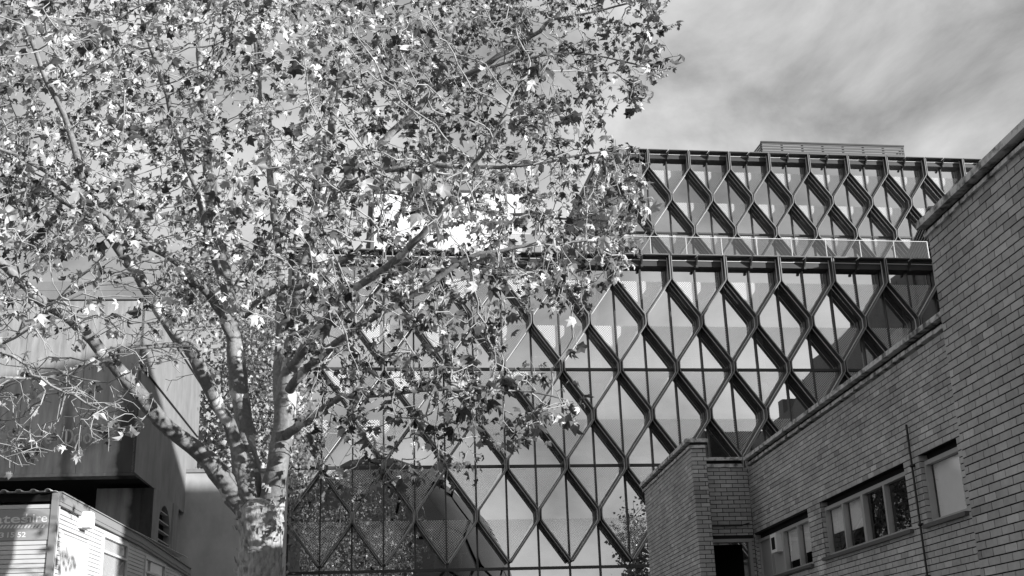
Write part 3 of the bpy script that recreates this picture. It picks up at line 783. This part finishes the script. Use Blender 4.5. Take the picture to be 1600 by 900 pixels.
# sign with its print
q=MB(); q.frame(OH,-fH,nH,UP,(xs,-.01,zS0),(2.6,.008,zS1)); sg=q.build('sign',M_SIGN,pc)
def text_mesh(txt, size, bold=0.):
    c=bpy.data.curves.new('print','FONT'); c.body=txt; c.size=size; c.offset=bold; c.resolution_u=4
    o=bpy.data.objects.new('print',c); COL.objects.link(o); dg=bpy.context.evaluated_depsgraph_get(); dg.update()
    me=bpy.data.meshes.new_from_object(o.evaluated_get(dg)); bpy.data.objects.remove(o); return me
def put_text(txt,size,px,py,target_w=None,bold=0.,dn=.012):
    me=text_mesh(txt,size,bold); me.materials.clear(); me.materials.append(M_WHITE)
    xs_=[v.co.x for v in me.vertices]; w=max(xs_)-min(xs_); sx=(target_w/w) if target_w else 1
    o=bpy.data.objects.new('lettering',me); COL.objects.link(o); o.parent=sg
    p=aty(px,py,20.); s=(p-hA)@fH; b_=OH+fH*s+nH*dn+UP*p[2]
    mm=Matrix.Identity(4)
    for r_ in range(3):
        mm[r_][0]=fH[r_]*sx; mm[r_][1]=UP[r_]; mm[r_][2]=nH[r_]; mm[r_][3]=b_[r_]
    for v in me.vertices: v.co.x-=min(xs_)
    o.matrix_basis=mm
pxm=20/F_PX*1.02
put_text('ates',.20,-12.5,817,49*pxm,.0035)
put_text('hire',.20,38.5,816,31*pxm,.0012)
put_text('3',.115,-3.5,839.5,6.5*pxm,.002); put_text('15',.115,9.5,839.2,10*pxm,.002); put_text('52',.115,25.5,839,12*pxm,.002)
q=MB()
for i in range(14):
    px=64-i*5.6; p=aty(px,825,20); s=(p-hA)@fH; z0=p[2]
    q.prism([OH+fH*s+nH*.0085+UP*z0,OH+fH*(s+.03)+nH*.0085+UP*z0,OH+fH*(s+.062)+nH*.0085+UP*(z0+.055),OH+fH*(s+.032)+nH*.0085+UP*(z0+.055)],nH*.003)
q.build('stripe_band',M_WHITE,sg)
# bulkhead light, door, windows
s,z=sh(127,812); q=MB()
q.frame(OH+dH*s+UP*(z-.16),dH,fH,UP,(-.16,0,0),(.16,.06,.3))
pts=[(-.15,.0),(.15,.0),(.15,.2),(.08,.27),(-.15,.27)]
q.prism([OH+dH*(s+a_)+UP*(z-.15+b_)+fH*.06 for a_,b_ in pts],fH*.13); q.build('bulkhead_light',M_WHITE,pc)
q=MB(); q.frame(OH,dH,fH,UP,(d0+.02,-.02,0),(d1-.02,.004,dz-.03)); dd=q.build('door',M_CLAD,pc)
q=MB(); q.frame(OH,dH,fH,UP,(d0,-.02,0),(d0+.04,.02,dz)); q.frame(OH,dH,fH,UP,(d1-.04,-.02,0),(d1,.02,dz)); q.frame(OH,dH,fH,UP,(d0+.04,-.02,dz-.04),(d1-.04,.02,dz)); q.build('door_frame',M_CLAD,dd)
for (a_,b_,z_) in ((v0,v1,vz),(u0,u1,uz)):
    q=MB(); q.frame(OH,dH,fH,UP,(a_,-.02,3.3),(a_+.05,.03,z_)); q.frame(OH,dH,fH,UP,(b_-.05,-.02,3.3),(b_,.03,z_)); q.frame(OH,dH,fH,UP,(a_+.05,-.02,z_-.05),(b_-.05,.03,z_)); q.frame(OH,dH,fH,UP,(a_+.05,-.02,z_-.32),(b_-.05,.025,z_-.28)); wv=q.build('window',M_CLAD,pc)
    q=MB(); q.frame(OH,dH,fH,UP,(a_+.05,-.015,3.3),(b_-.05,-.005,z_-.05)); q.build('pane',M_WGLASS,wv)
    q=MB(); q.frame(OH,dH,fH,UP,(a_+.05,-.06,3.3),(b_-.05,-.05,z_-.4)); q.build('blind',M_FRAME,wv)

# ------------------------------------------------------------------ leaves
def leaf_template(seed):
    r=np.random.default_rng(seed)
    # outline of a five lobed leaf, unit width about 1, stalk at the origin, tip towards +y ; every lobe folded along its vein
    tips=[(0,1.0),(.50,.72),(-.50,.72),(.46,.22),(-.46,.22)]
    c=np.array([0,.26,0.])
    order=[((0.06,.02),None),((.46,.18),(.30,.36)),((.56,.66),(.22,.62)),((0,1.0),(-.22,.62)),((-.56,.66),(-.30,.36)),((-.46,.18),(-.06,.02))]
    vs=[(0,.02,0)]; out=[]
    pts=[(.12,.04),(.50,.10),(.43,.33),(.40,.42),(.64,.66),(.36,.70),(.24,.70),(0,1.04),(-.24,.70),(-.36,.70),(-.64,.66),(-.40,.42),(-.43,.33),(-.50,.10),(-.12,.04)]
    curl=r.uniform(.1,1.25); tw=r.uniform(-.8,.8); fold=r.uniform(.05,.5)
    P=[np.array([0,.28,0.])]
    for i,(x,y) in enumerate(pts):
        x*=r.uniform(.86,1.14); y=.28+(y-.28)*r.uniform(.88,1.12)
        rad=math.hypot(x,y-.28)
        lobe = (i in (1,4,7,10,13))
        z=(-curl*rad**1.7 + (.0 if lobe else fold*rad)) + tw*x*(y-.28)
        P.append(np.array([x*(1-.25*curl*rad),y,z]))
    n=len(pts)
    F=[(0,i+1,i+2) for i in range(n-1)]+[(0,n,1)]
    # stalk as a thin sliver
    P+= [np.array([-.012,.1,-.0]),np.array([.012,.1,0]),np.array([.0,-.38,-.10])]
    F.append((n+1,n+3,n+2))
    V=np.array(P); V[:,1]+=.38; V[:,2]+=.1
    return V,np.array(F)
TPL=[leaf_template(s) for s in range(14)]
def rand_rot(n, droop=.6):
    # leaf frames: y axis (stalk to tip) mostly outward and hanging, normal random
    az=rng.uniform(0,2*np.pi,n); el=rng.normal(-droop,.55,n)
    y=np.stack([np.cos(az)*np.cos(el),np.sin(az)*np.cos(el),np.sin(el)],1)
    t=rng.normal(size=(n,3))*.75+np.array([0,0,1.0]); t-= y*(t*y).sum(1,keepdims=True); t/=np.linalg.norm(t,axis=1,keepdims=True)
    x=np.cross(y,t)
    return x,y,t
def fast_mesh(name, V, F, mat_, smooth=False):
    me=bpy.data.meshes.new(name); nv,nf=len(V),len(F); k=F.shape[1]
    me.vertices.add(nv); me.vertices.foreach_set('co',V.astype(np.float32).ravel())
    me.loops.add(nf*k); me.loops.foreach_set('vertex_index',F.astype(np.int32).ravel())
    me.polygons.add(nf); me.polygons.foreach_set('loop_start',np.arange(0,nf*k,k,dtype=np.int32))
    me.polygons.foreach_set('loop_total',np.full(nf,k,dtype=np.int32))
    if smooth: me.polygons.foreach_set('use_smooth',[True]*nf)
    me.materials.append(mat_); me.update(calc_edges=True); me.validate(); return me
def leaves_mesh(name, pos, size, x,y,t, mat_, tpl=None):
    Vs=[];Fs=[];o=0
    ti=rng.integers(0,len(TPL),len(pos)) if tpl is None else tpl
    for k,(V,F) in enumerate(TPL):
        ids=np.nonzero(ti==k)[0]
        if len(ids)==0: continue
        v=(x[ids,None,:]*V[None,:,0:1]+y[ids,None,:]*V[None,:,1:2]+t[ids,None,:]*V[None,:,2:3])*size[ids,None,None]+pos[ids,None,:]
        f=F[None]+ (np.arange(len(ids))*len(V))[:,None,None]+o
        Vs.append(v.reshape(-1,3)); Fs.append(f.reshape(-1,3)); o+=len(ids)*len(V)
    return fast_mesh(name,np.concatenate(Vs),np.concatenate(Fs),mat_)

# ------------------------------------------------------------------ the plane tree
TX,TY=-1.10,16.8
tree=thing('plane_tree','big plane tree with patchy bark and ragged autumn leaves in front of the glass building','tree',(TX,TY,0))
DEP=1.2
def at(px,py,Y): return aty(px,py,Y*DEP)
LIMBS=[ # (points as (px,py,depth,width px)), all traced at their own distance
 [(388,800,14,36),(366,775,14,32),(340,735,13.9,28),(300,695,13.7,27),(250,655,13.4,25),(205,600,13.1,24),(160,550,12.8,21),(110,500,12.5,18),(60,465,12.2,16),(0,410,11.9,14),(-80,350,11.6,11),(-170,300,11.4,7)],
 [(388,790,14.0,34),(378,735,14.0,27),(364,680,14.0,23),(342,637,13.9,21),(304,560,13.6,20),(251,489,13.2,18),(213,428,12.9,17),(175,375,12.6,15),(132,290,12.2,12),(108,200,11.9,10),(75,130,11.6,8),(40,40,11.3,7)],
 [(388,810,14.0,42),(389,745,14.05,34),(385,690,14.2,30),(378,640,14.3,27),(366,550,14.4,26),(357,470,14.5,23),(347,400,14.6,20),(330,307,14.7,17),(321,210,14.8,14),(313,100,14.9,12),(307,0,15,10),(303,-70,15,5)],
 [(368,540,14.4,16),(338,477,14.1,14),(304,436,13.7,13),(258,398,13.3,12),(194,360,12.9,10),(120,300,12.4,8),(40,250,12,6),(-40,215,11.7,4)],
 [(362,500,14.5,12),(345,432,14.2,13),(323,357,13.9,12),(311,307,13.7,10),(280,220,13.3,9),(255,130,13,8),(225,40,12.6,6),(212,-40,12.4,4)],
 [(422,815,14.0,44),(427,770,13.95,40),(434,735,13.9,36),(439,690,13.9,34),(446,640,13.9,31),(456,560,14.0,27),(464,480,14.0,22),(478,410,14.1,19),(498,330,14.1,17),(512,220,14.2,14),(528,150,14.2,12),(540,50,14.3,10),(546,-60,14.4,5)],
 [(440,640,14,22),(437,560,14.3,20),(440,480,14.5,17),(438,430,14.6,15),(430,340,14.8,12),(420,240,15,10),(405,130,15.2,8),(395,0,15.4,6),(392,-50,15.5,4)],
 [(455,575,13.8,18),(494,520,13.3,16),(551,455,12.8,15),(608,418,12.4,14),(642,384,12.1,13),(690,330,11.8,10),(730,270,11.5,8),(770,215,11.2,6),(800,150,11,4)],
 [(452,610,13.7,16),(487,569,13.3,14),(532,531,12.9,12),(581,497,12.6,12),(642,463,12.4,11),(683,437,12.2,10),(725,406,12.1,9),(780,392,12,7),(850,380,11.9,5),(930,375,11.8,4)],
 [(448,680,13.8,15),(505,639,12.9,12),(532,620,12.4,10),(590,618,11.9,7),(680,608,11.6,6),(760,610,11.4,4),(830,612,11.3,3),(885,625,11.2,2.4)],
 [(490,360,14.1,15),(530,295,14,14),(564,253,13.9,14),(613,208,13.7,13),(651,174,13.5,12),(681,140,13.4,11),(742,110,13.2,10),(813,68,12.9,9),(855,38,12.7,8),(893,0,12.5,7),(930,-60,12.3,4)],
 [(500,325,14.1,12),(557,283,13.8,11),(613,264,13.6,10),(670,257,13.4,9),(760,262,13.1,7),(840,255,12.9,5),(920,240,12.8,4),(985,232,12.7,3)],
 [(681,140,13.4,7),(740,112,13.1,6),(820,92,12.8,5),(880,82,12.6,4.5),(950,90,12.4,3.5),(1010,105,12.3,2.6),(1045,112,12.3,2)],
 [(866,30,12.6,5),(920,20,12.4,4),(980,5,12.3,3.5),(1030,-12,12.2,2.5)],
 [(379,500,14.5,10),(413,462,14.2,10),(440,451,13.9,9),(480,445,13.6,8),(540,405,13.3,6),(590,360,13,5)],
 [(213,428,12.9,9),(150,440,12.5,7),(90,470,12.1,6),(30,520,11.7,5),(-30,560,11.4,3)],
 [(290,540,13.5,9),(200,545,13.1,7),(130,568,12.7,6),(75,590,12.3,5),(0,590,11.9,4),(-60,600,11.6,3)],
 [(357,470,14.5,10),(400,400,15.1,9),(450,320,15.7,8),(500,200,16.2,7),(540,90,16.7,6),(590,-40,17.1,4)],
 [(175,375,12.6,8),(120,330,13.2,8),(60,285,13.7,7),(0,240,14.2,5),(-60,190,14.6,3)],
 [(530,295,14,9),(600,300,14.6,8),(680,310,15.2,6),(770,330,15.7,5),(860,340,16,4),(950,345,16.2,3)],
]
def resample(pts, step):
    P=[];Rr=[]
    w=[at(a,b,c) for a,b,c,_ in pts]; rr=[d*c*DEP/F_PX/2 for _,_,c,d in pts]
    n=len(w)
    for i in range(n-1):
        p0=w[max(i-1,0)];p1=w[i];p2=w[i+1];p3=w[min(i+2,n-1)]
        m=max(2,int(np.linalg.norm(p2-p1)/step))
        for k in range(m):
            t=k/m
            P.append(.5*((2*p1)+(-p0+p2)*t+(2*p0-5*p1+4*p2-p3)*t*t+(-p0+3*p1-3*p2+p3)*t**3)); Rr.append(rr[i]*(1-t)+rr[i+1]*t)
    P.append(w[-1]); Rr.append(rr[-1]); return P,Rr
nodes=[];nrad=[];nlimb=[];par=[]
for li,l in enumerate(LIMBS):
    P,Rr=resample(l,.16)
    # natural unevenness
    for i in range(1,len(P)-1): P[i]=P[i]+rng.normal(size=3)*min(.012,.25*Rr[i])
    q=MB(); ph=rng.uniform(0,6,3)
    q.tube(P,Rr,12 if Rr[0]>.06 else 8,wob=lambda i,k:1+.06*math.sin(i*.7+ph[0])+.05*math.sin(k*2.1+i*.33+ph[1]))
    q.build('branch',M_BARK,tree,True)
    for i,(p,r_) in enumerate(zip(P,Rr)): nodes.append(p);nrad.append(r_);nlimb.append(li);par.append(len(nodes)-2 if i else -1)
# trunk
tp=[(404,1120,14,74),(404,1000,14,70),(406,930,14,64),(408,880,14,62),(408,845,14,63),(407,815,14,68),(406,795,14,66),(405,785,14,50),(405,779,14.,24)]
P,Rr=resample(tp,.08)
P=[np.array([P[0][0],16.8,-.1])]+P; Rr=[Rr[0]*1.5]+Rr
q=MB(); tw=rng.normal(size=(len(P),24))*.5
q.tube(P,Rr,24,wob=lambda i,k:1+.05*math.sin(k*1.3+i*.2)+.045*math.sin(k*2.6-i*.45)+.02*tw[i,k])
q.build('trunk',M_FLAKE,tree,True)
# loose bark flakes about the fork
q=MB()
for i in range(150):
    th=rng.uniform(0,2*math.pi); t=rng.uniform(0,1); py=rng.uniform(745,900)
    c=at(406+rng.normal()*4,py,14); rr=.285*(1 if py>800 else .95)+.01
    d=np.array([math.cos(th),math.sin(th),0]); s_=np.array([-d[1],d[0],0]); p=c+d*rr
    h=rng.uniform(.03,.10); w=rng.uniform(.015,.05); o_=d*rng.uniform(.01,.05)
    q.add([p-s_*w,p+s_*w,p+s_*w*.6+UP*h+o_,p-s_*w*.7+UP*h+o_],[(0,1,2,3)])
stuff(q.build('bark_flakes',M_FLAKE,tree))

# attraction points inside the crown as it stands, by region: outline in the picture, spread in depth
def in_poly(poly,x,y):
    c=False; n=len(poly); j=n-1
    for i in range(n):
        xi,yi=poly[i];xj,yj=poly[j]
        if (yi>y)!=(yj>y) and x<(xj-xi)*(y-yi)/(yj-yi)+xi: c=not c
        j=i
    return c
REG=[ # polygon, number of points, depth mean, sd, leaf chance
 ([(-260,-35),(820,-35),(850,60),(830,240),(1000,245),(1012,420),(950,455),(860,470),(740,430),(640,470),(500,450),(380,400),(250,360),(100,400),(-260,430)],3300,14.5,2.1,1.0),
 ([(760,-35),(1000,-35),(1040,20),(1062,112),(985,140),(940,190),(1000,228),(840,262)],380,12.5,1.0,.85),
 ([(470,440),(800,440),(800,540),(905,615),(893,655),(800,690),(640,760),(560,700),(480,620)],470,11.5,.7,1.0),
 ([(-260,380),(230,380),(300,470),(330,560),(260,600),(220,690),(0,725),(-260,725)],620,12.2,1.3,.22),
 ([(470,660),(560,660),(620,740),(560,770),(490,760)],40,12.8,.4,.6),
 ([(300,380),(520,400),(520,520),(320,520)],110,13.4,1.4,.5),
]
att=[];aleaf=[]
for poly,n,dm,ds,lf in REG:
    xs_=[p[0] for p in poly];ys_=[p[1] for p in poly]; k=0
    while k<n:
        x=rng.uniform(min(xs_),max(xs_));y=rng.uniform(min(ys_),max(ys_))
        if in_poly(poly,x,y):
            Y=np.clip(rng.normal(dm,ds),9.2 if n>1000 else dm-1.6*ds,17.0); att.append(at(x,y,Y)); aleaf.append(lf); k+=1
att=np.array(att); aleaf=np.array(aleaf)
# crown above the picture, so that the tree is whole from elsewhere
# space colonisation
NP=np.array(nodes); nlist=[p for p in nodes]; parent=list(par); isl=[True]*len(nodes); lv=[0.]*len(nodes)
alive=np.ones(len(att),bool)
d2=np.full(len(att),1e9); ni=np.zeros(len(att),int)
def upd(new0):
    B=np.array(nlist[new0:])
    for c in range(0,len(B),2000):
        b=B[c:c+2000]; D=((att[:,None,:]-b[None])**2).sum(2); j=D.argmin(1); dm=D[np.arange(len(att)),j]
        s=dm<d2; d2[s]=dm[s]; ni[s]=new0+c+j[s]
upd(0)
STEP=.18; KILL=.27
for it in range(90):
    act=alive & (d2<5.0**2)
    if not act.any(): break
    idx=np.nonzero(act)[0]
    dirs={}
    vec=att[idx]-np.array([nlist[i] for i in ni[idx]]); vec/=np.linalg.norm(vec,axis=1,keepdims=True)+1e-9
    for a_,i in enumerate(ni[idx]):
        if i in dirs: dirs[i][0]+=vec[a_]; dirs[i][1]=max(dirs[i][1],aleaf[idx[a_]])
        else: dirs[i]=[vec[a_].copy(),aleaf[idx[a_]]]
    n0=len(nlist)
    for i,(v,lf) in dirs.items():
        v=v/(np.linalg.norm(v)+1e-9)+rng.normal(size=3)*.28+np.array([0,0,.06]); v/=np.linalg.norm(v)
        nlist.append(nlist[i]+v*STEP); parent.append(i); isl.append(False); lv.append(lf)
    upd(n0)
    alive &= d2>KILL**2
    if len(nlist)>26000: break
nl=len(nodes); NN=len(nlist); PT=np.array(nlist); parent=np.array(parent)
# side twigs with leaves at the ends
kids=np.zeros(NN,int)
for i in range(nl,NN): kids[parent[i]]+=1
ext=[];extp=[];extl=[]
for i in range(nl,NN):
    tip=kids[i]==0
    m=(rng.integers(2,4) if tip else (1 if rng.random()<.38 else 0))
    base=PT[i]-PT[parent[i]]
    for k in range(m):
        v=base/(np.linalg.norm(base)+1e-9)+rng.normal(size=3)*.75; v/=np.linalg.norm(v); v[2]-=.15
        p1=PT[i]+v*rng.uniform(.07,.16); w=v+rng.normal(size=3)*.5; p2=p1+w/np.linalg.norm(w)*rng.uniform(.05,.14)
        a0=NN+len(ext); ext += [p1,p2]; extp += [i,a0]; extl += [lv[i],lv[i]]
PT=np.concatenate([PT,np.array(ext)]); parent=np.concatenate([parent,np.array(extp)]); LV=np.array(lv+extl); NT=len(PT)
# pipe model radii
acc=np.zeros(NT); rad=np.zeros(NT); r0=.0037
ch=np.zeros(NT,int)
for i in range(NT-1,nl-1,-1):
    rad[i]=max(r0,acc[i]**(1/2.5)) ; acc[parent[i]]+=rad[i]**2.5 ; ch[parent[i]]+=1
rad=np.minimum(rad,.035); rad[:nl]=np.minimum(np.array(nrad),.03)
# twig prisms, four sided
ids=np.arange(nl,NT); A=PT[parent[ids]]; B=PT[ids]; t=B-A; t/=np.linalg.norm(t,axis=1,keepdims=True)+1e-9
ref=np.where(np.abs(t[:,2:3])<.9,np.array([[0,0,1.]]),np.array([[1.,0,0]])); u=np.cross(t,ref); u/=np.linalg.norm(u,axis=1,keepdims=True); v=np.cross(t,u)
ra=np.minimum(rad[parent[ids]],rad[ids]*1.5)[:,None]; rb=rad[ids][:,None]
A=A-t*ra*.4
ring=[]
for c,r_ in ((A,ra),(B,rb)):
    for k in range(4):
        th=k*math.pi/2; ring.append(c+(u*math.cos(th)+v*math.sin(th))*r_)
V=np.stack(ring,1).reshape(-1,3)
base=np.arange(len(ids))[:,None,None]*8
F=np.array([(0,1,5,4),(1,2,6,5),(2,3,7,6),(3,0,4,7)])[None]+base
stuff(link('twigs',fast_mesh('twigs',V,F.reshape(-1,4),M_TWIG,True),tree))
# leaves sit at the twig ends
pos=[];siz=[]
for i in range(nl,NT):
    if LV[i]<=0: continue
    if i>=NN: p_=.98*LV[i]
    else: p_=.22*LV[i]
    if rng.random()<p_:
        for k in range(1 if rng.random()<.75 else 2):
            pos.append(PT[i]); siz.append(rng.choice([.065,.085,.105,.13,.175],p=[.22,.3,.27,.15,.06])*rng.uniform(.85,1.15))
pos=np.array(pos); siz=np.array(siz); n=len(pos); x,y,t=rand_rot(n)
# hold the crown inside its own outline
ti=rng.integers(0,len(TPL),n)
ctr=pos+y*(siz*.9)[:,None]
pxy=np.array([proj(c) for c in ctr]); dep=(ctr-CAM)@W_
show=siz*F_PX/dep*np.maximum(.35,np.abs((t*((ctr-CAM)/np.linalg.norm(ctr-CAM,axis=1,keepdims=True))).sum(1)))
inside=(pxy[:,0]>3)&(pxy[:,0]<1597)&(pxy[:,1]>3)&(pxy[:,1]<897)
sc=np.where(inside,show,-1); big=np.argsort(-sc)[:300]
rest=np.ones(n,bool); rest[big]=False
# leaf tones mixed by crown area, painting its sunlit and shaded parts
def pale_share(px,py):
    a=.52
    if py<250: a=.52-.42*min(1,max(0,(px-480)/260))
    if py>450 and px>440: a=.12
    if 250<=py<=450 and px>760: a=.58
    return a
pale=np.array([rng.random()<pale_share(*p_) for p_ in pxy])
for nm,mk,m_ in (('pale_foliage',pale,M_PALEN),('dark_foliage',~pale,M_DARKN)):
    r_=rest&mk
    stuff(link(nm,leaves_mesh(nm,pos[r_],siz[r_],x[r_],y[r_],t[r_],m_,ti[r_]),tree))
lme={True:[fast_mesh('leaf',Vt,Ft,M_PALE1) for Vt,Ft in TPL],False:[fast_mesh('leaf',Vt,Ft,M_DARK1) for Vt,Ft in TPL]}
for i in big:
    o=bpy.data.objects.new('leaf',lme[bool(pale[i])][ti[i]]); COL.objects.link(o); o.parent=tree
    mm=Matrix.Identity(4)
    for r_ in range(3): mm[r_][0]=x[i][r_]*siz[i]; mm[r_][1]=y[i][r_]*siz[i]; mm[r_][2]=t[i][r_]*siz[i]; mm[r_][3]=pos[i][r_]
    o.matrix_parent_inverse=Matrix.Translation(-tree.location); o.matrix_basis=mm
# seed balls hanging on thin stalks from the right hand twigs
q=MB(); bmh=bmesh.new(); bmesh.ops.create_icosphere(bmh,subdivisions=2,radius=.019); sme=bpy.data.meshes.new('seed_ball'); bmh.to_mesh(sme); bmh.free(); sme.materials.append(M_TWIG)
for px,py in [(1042,8),(1033,18),(1029,25),(1017,32),(1012,28),(1006,34),(1000,39),(959,51),(1008,140),(967,156),(1034,113),(1042,118),(1024,111),(958,86),(1031,117),(905,40),(930,55),(826,48)]:
    p=at(px,py,12.3); near=np.argmin(((PT-(p+UP*.06))**2).sum(1)); e=PT[near]
    if np.linalg.norm(e-p)>.5: e=p+UP*.12
    q.tube([p,p*.5+e*.5+UP*.01,e],[.0025]*3,4)
    link('seed_ball',sme,tree,tuple(p))
stuff(q.build('seed_stalks',M_TWIG,tree))
print('tree nodes',NN,'twigs',NT,'leaves',n)

# ------------------------------------------------------------------ other trees
def bg_tree(name,label,base,h,rx,rz,zc,nl_,size,cat='tree',group=None,trunk_r=.16,seed=0,gap=.0,mat_=None):
    rg=np.random.default_rng(seed); bx,by=base
    t_=thing(name,label,cat,(bx,by,0),group)
    tips=[]; q=MB()
    q.tube([(bx,by,-.1),(bx+.05,by,h*.35),(bx-.05,by,h*.7),(bx,by,h*.97)],[trunk_r,trunk_r*.75,trunk_r*.4,.02],8); q.build('trunk',M_BARK,t_,True)
    q=MB()
    for i in range(46):
        z0=rg.uniform(max(.18*h,zc-rz),h*.9); th=rg.uniform(0,2*math.pi); k=math.sqrt(max(.08,1-((z0-zc)/rz)**2)); ln=rx*k*rg.uniform(.6,1.0)
        d=np.array([math.cos(th),math.sin(th),rg.uniform(.25,.9)]); a_=np.array([bx,by,z0]); b_=a_+d*ln*.5+rg.normal(size=3)*.1; c_=b_+d*ln*.5+rg.normal(size=3)*.15
        q.tube([a_,b_,c_],[trunk_r*.28,trunk_r*.16,.008],5); tips += [b_*.7+c_*.3,c_,b_]
    q.build('limbs',M_BARK,t_,True)
    tips=np.array(tips); ci=rg.integers(0,len(tips),nl_)
    p=tips[ci]+rg.normal(size=(nl_,3))*np.array([rx*.2,rx*.2,rz*.10])
    x,y,tt=rand_rot(nl_); s=rg.uniform(.7,1.3,nl_)*size
    # light leaf: a folded diamond
    V=np.array([(0,0,0),(.42,.5,.12),(0,1,-.1),(-.42,.5,.12)]); 
    v=(x[:,None,:]*V[None,:,0:1]+y[:,None,:]*V[None,:,1:2]+tt[:,None,:]*V[None,:,2:3])*s[:,None,None]+p[:,None,:]
    f=np.array([(0,1,2),(0,2,3)])[None]+(np.arange(nl_)*4)[:,None,None]
    stuff(link('crown',fast_mesh('crown',v.reshape(-1,3),f.reshape(-1,3),mat_ or M_BGLEAF),t_))
    return t_
bg_tree('leafy_tree','sunlit small leaved tree behind the plane tree trunk, above the plain concrete wall',(-2.9,44.6),17.5,2.1,7.0,11.0,9000,.17,seed=3)
bg_tree('leafy_tree','tall sunlit leafy tree far back, seen between the left limbs of the plane tree',(-5.8,58),24,3.4,9,15,9000,.22,seed=4)
# trees behind the camera, seen in the glass
a=aty(988,772,112.)
bg_tree('slender_tree','slender sparse tree behind the camera, mirrored in the glass beside the brick wing',(float(a[0]),96.32-112),float(a[2]),2.5,8,11,2600,.36,seed=5,mat_=M_BGDARK)

# ------------------------------------------------------------------ domed building behind the camera (mirrored in the glass)
dc=aty(592,900,121.); DX,DY=float(dc[0]),96.32-121
db=thing('domed_building','grey domed building clad in faceted hexagonal panels, mirrored in the lower glass','building',(DX,DY,0))
bmh=bmesh.new(); bmesh.ops.create_icosphere(bmh,subdivisions=3,radius=1)
bmh.verts.ensure_lookup_table(); bmh.faces.ensure_lookup_table(); q=MB(); AX=np.array([14.6,14.6,20.6])
cen=[np.array(f_.calc_center_median()) for f_ in bmh.faces]
for v_ in bmh.verts:
    if v_.co.z<-.2: continue
    fs=list(v_.link_faces); c0_=np.array(v_.co); n_=c0_/np.linalg.norm(c0_); a_=np.array([1.,0,0]) if abs(n_[0])<.8 else np.array([0,1.,0]); a_=np.cross(n_,a_); a_/=np.linalg.norm(a_); b_=np.cross(n_,a_)
    pp=sorted([cen[f_.index] for f_ in fs],key=lambda p:math.atan2((p-c0_)@b_,(p-c0_)@a_))
    ins=[c0_+(p-c0_)*.945 for p in pp]; tl=rng.uniform(.99,1.004)
    P0=[p*AX*tl+np.array([DX,DY,3.2]) for p in ins]; q.prism([p*.985+np.array([DX,DY,3.2])*.015 for p in P0],np.zeros(3)+(P0[0]-np.array([DX,DY,3.2]))*.0) if False else q.add(P0+[c0_*AX*tl+np.array([DX,DY,3.2])],[(i_,(i_+1)%len(P0),len(P0)) for i_ in range(len(P0))])
bmh.free()
stuff(q.build('dome_panels',M_DOME,db,True))
bmh=bmesh.new(); bmesh.ops.create_uvsphere(bmh,u_segments=40,v_segments=24,radius=1); me=bpy.data.meshes.new('dome_shell'); bmh.to_mesh(me); bmh.free()
for v_ in me.vertices: v_.co=Vector((v_.co.x*13.9+DX,v_.co.y*13.9+DY,max(v_.co.z*19.6+3.2,0)))
me.materials.append(M_DARK); link('dome_shell',me,db)

# ------------------------------------------------------------------ panel clad building to the right (mirrored in the glass)
pb=thing('panel_building','dark panel clad building with stepped roofline, mirrored in the right end of the glass','building',(27.5,30,0))
prof=[(.5,16.0),(4.4,16.0),(4.5,19.5),(9.0,19.5),(9.1,15.3),(13,15.4),(16.4,16.1),(19.5,16.4),(23.3,16.9),(27.4,17.1),(29.5,18.4),(32.5,18.9),(35.6,19.3),(38.2,19.6),(40.8,19.9),(43.2,20.1),(46.6,20.15)]
for i,((y0,h0),(y1,h1)) in enumerate(zip(prof[:-1],prof[1:])):
    nb_=max(1,int((y1-y0)/1.6))
    for k in range(nb_):
        ya=y0+(y1-y0)*k/nb_; yb=y0+(y1-y0)*(k+1)/nb_; ha=h0+(h1-h0)*k/nb_; hb=h0+(h1-h0)*(k+1)/nb_
        for (z0,z1) in ((0,7.3),(7.36,None)):
            q=MB(); x_=27.5+(.12 if (i+k)%3==1 else 0)
            q.prism([(x_,ya+.02,z0),(x_,yb-.02,z0),(x_,yb-.02,z1 or hb),(x_,ya+.02,z1 or ha)],(.3,0,0)); q.build('cladding_panel',M_PANEL,pb)
q=MB(); q.prism([(27.75,.5,0)]+[(27.75,46.6,0)]+[(27.75,y_,h_-.05) for y_,h_ in prof[::-1]],(12,0,0)); q.build('core',M_MORT,pb)
for y_,h_,w_,d_ in ((18,.9,1.2,.5),(24.5,1.2,.8,1.0),(30.6,.7,1.6,.8),(36.6,.8,1.0,1.2),(42,.6,1.8,.7)):
    zr_=np.interp(y_,[p[0] for p in prof],[p[1] for p in prof])
    q=MB(); q.box((27.8,y_,zr_-.3),(27.8+d_+.6,y_+w_,zr_+h_)); q.build('roof_vent',M_LOUV,pb)
for y_,z_ in ((31,10.5),(34,10.5),(38.5,12),(42,12),(38.5,15.5),(42,15.5),(34,14.5),(26,11)):
    q=MB(); q.box((27.36,y_,z_),(27.5,y_+1.5,z_+2.2)); fr=q.build('window',M_METAL,pb)
    q=MB(); q.box((27.33,y_+.08,z_+.08),(27.36,y_+1.42,z_+2.12)); q.build('pane',M_WGLASS,fr)
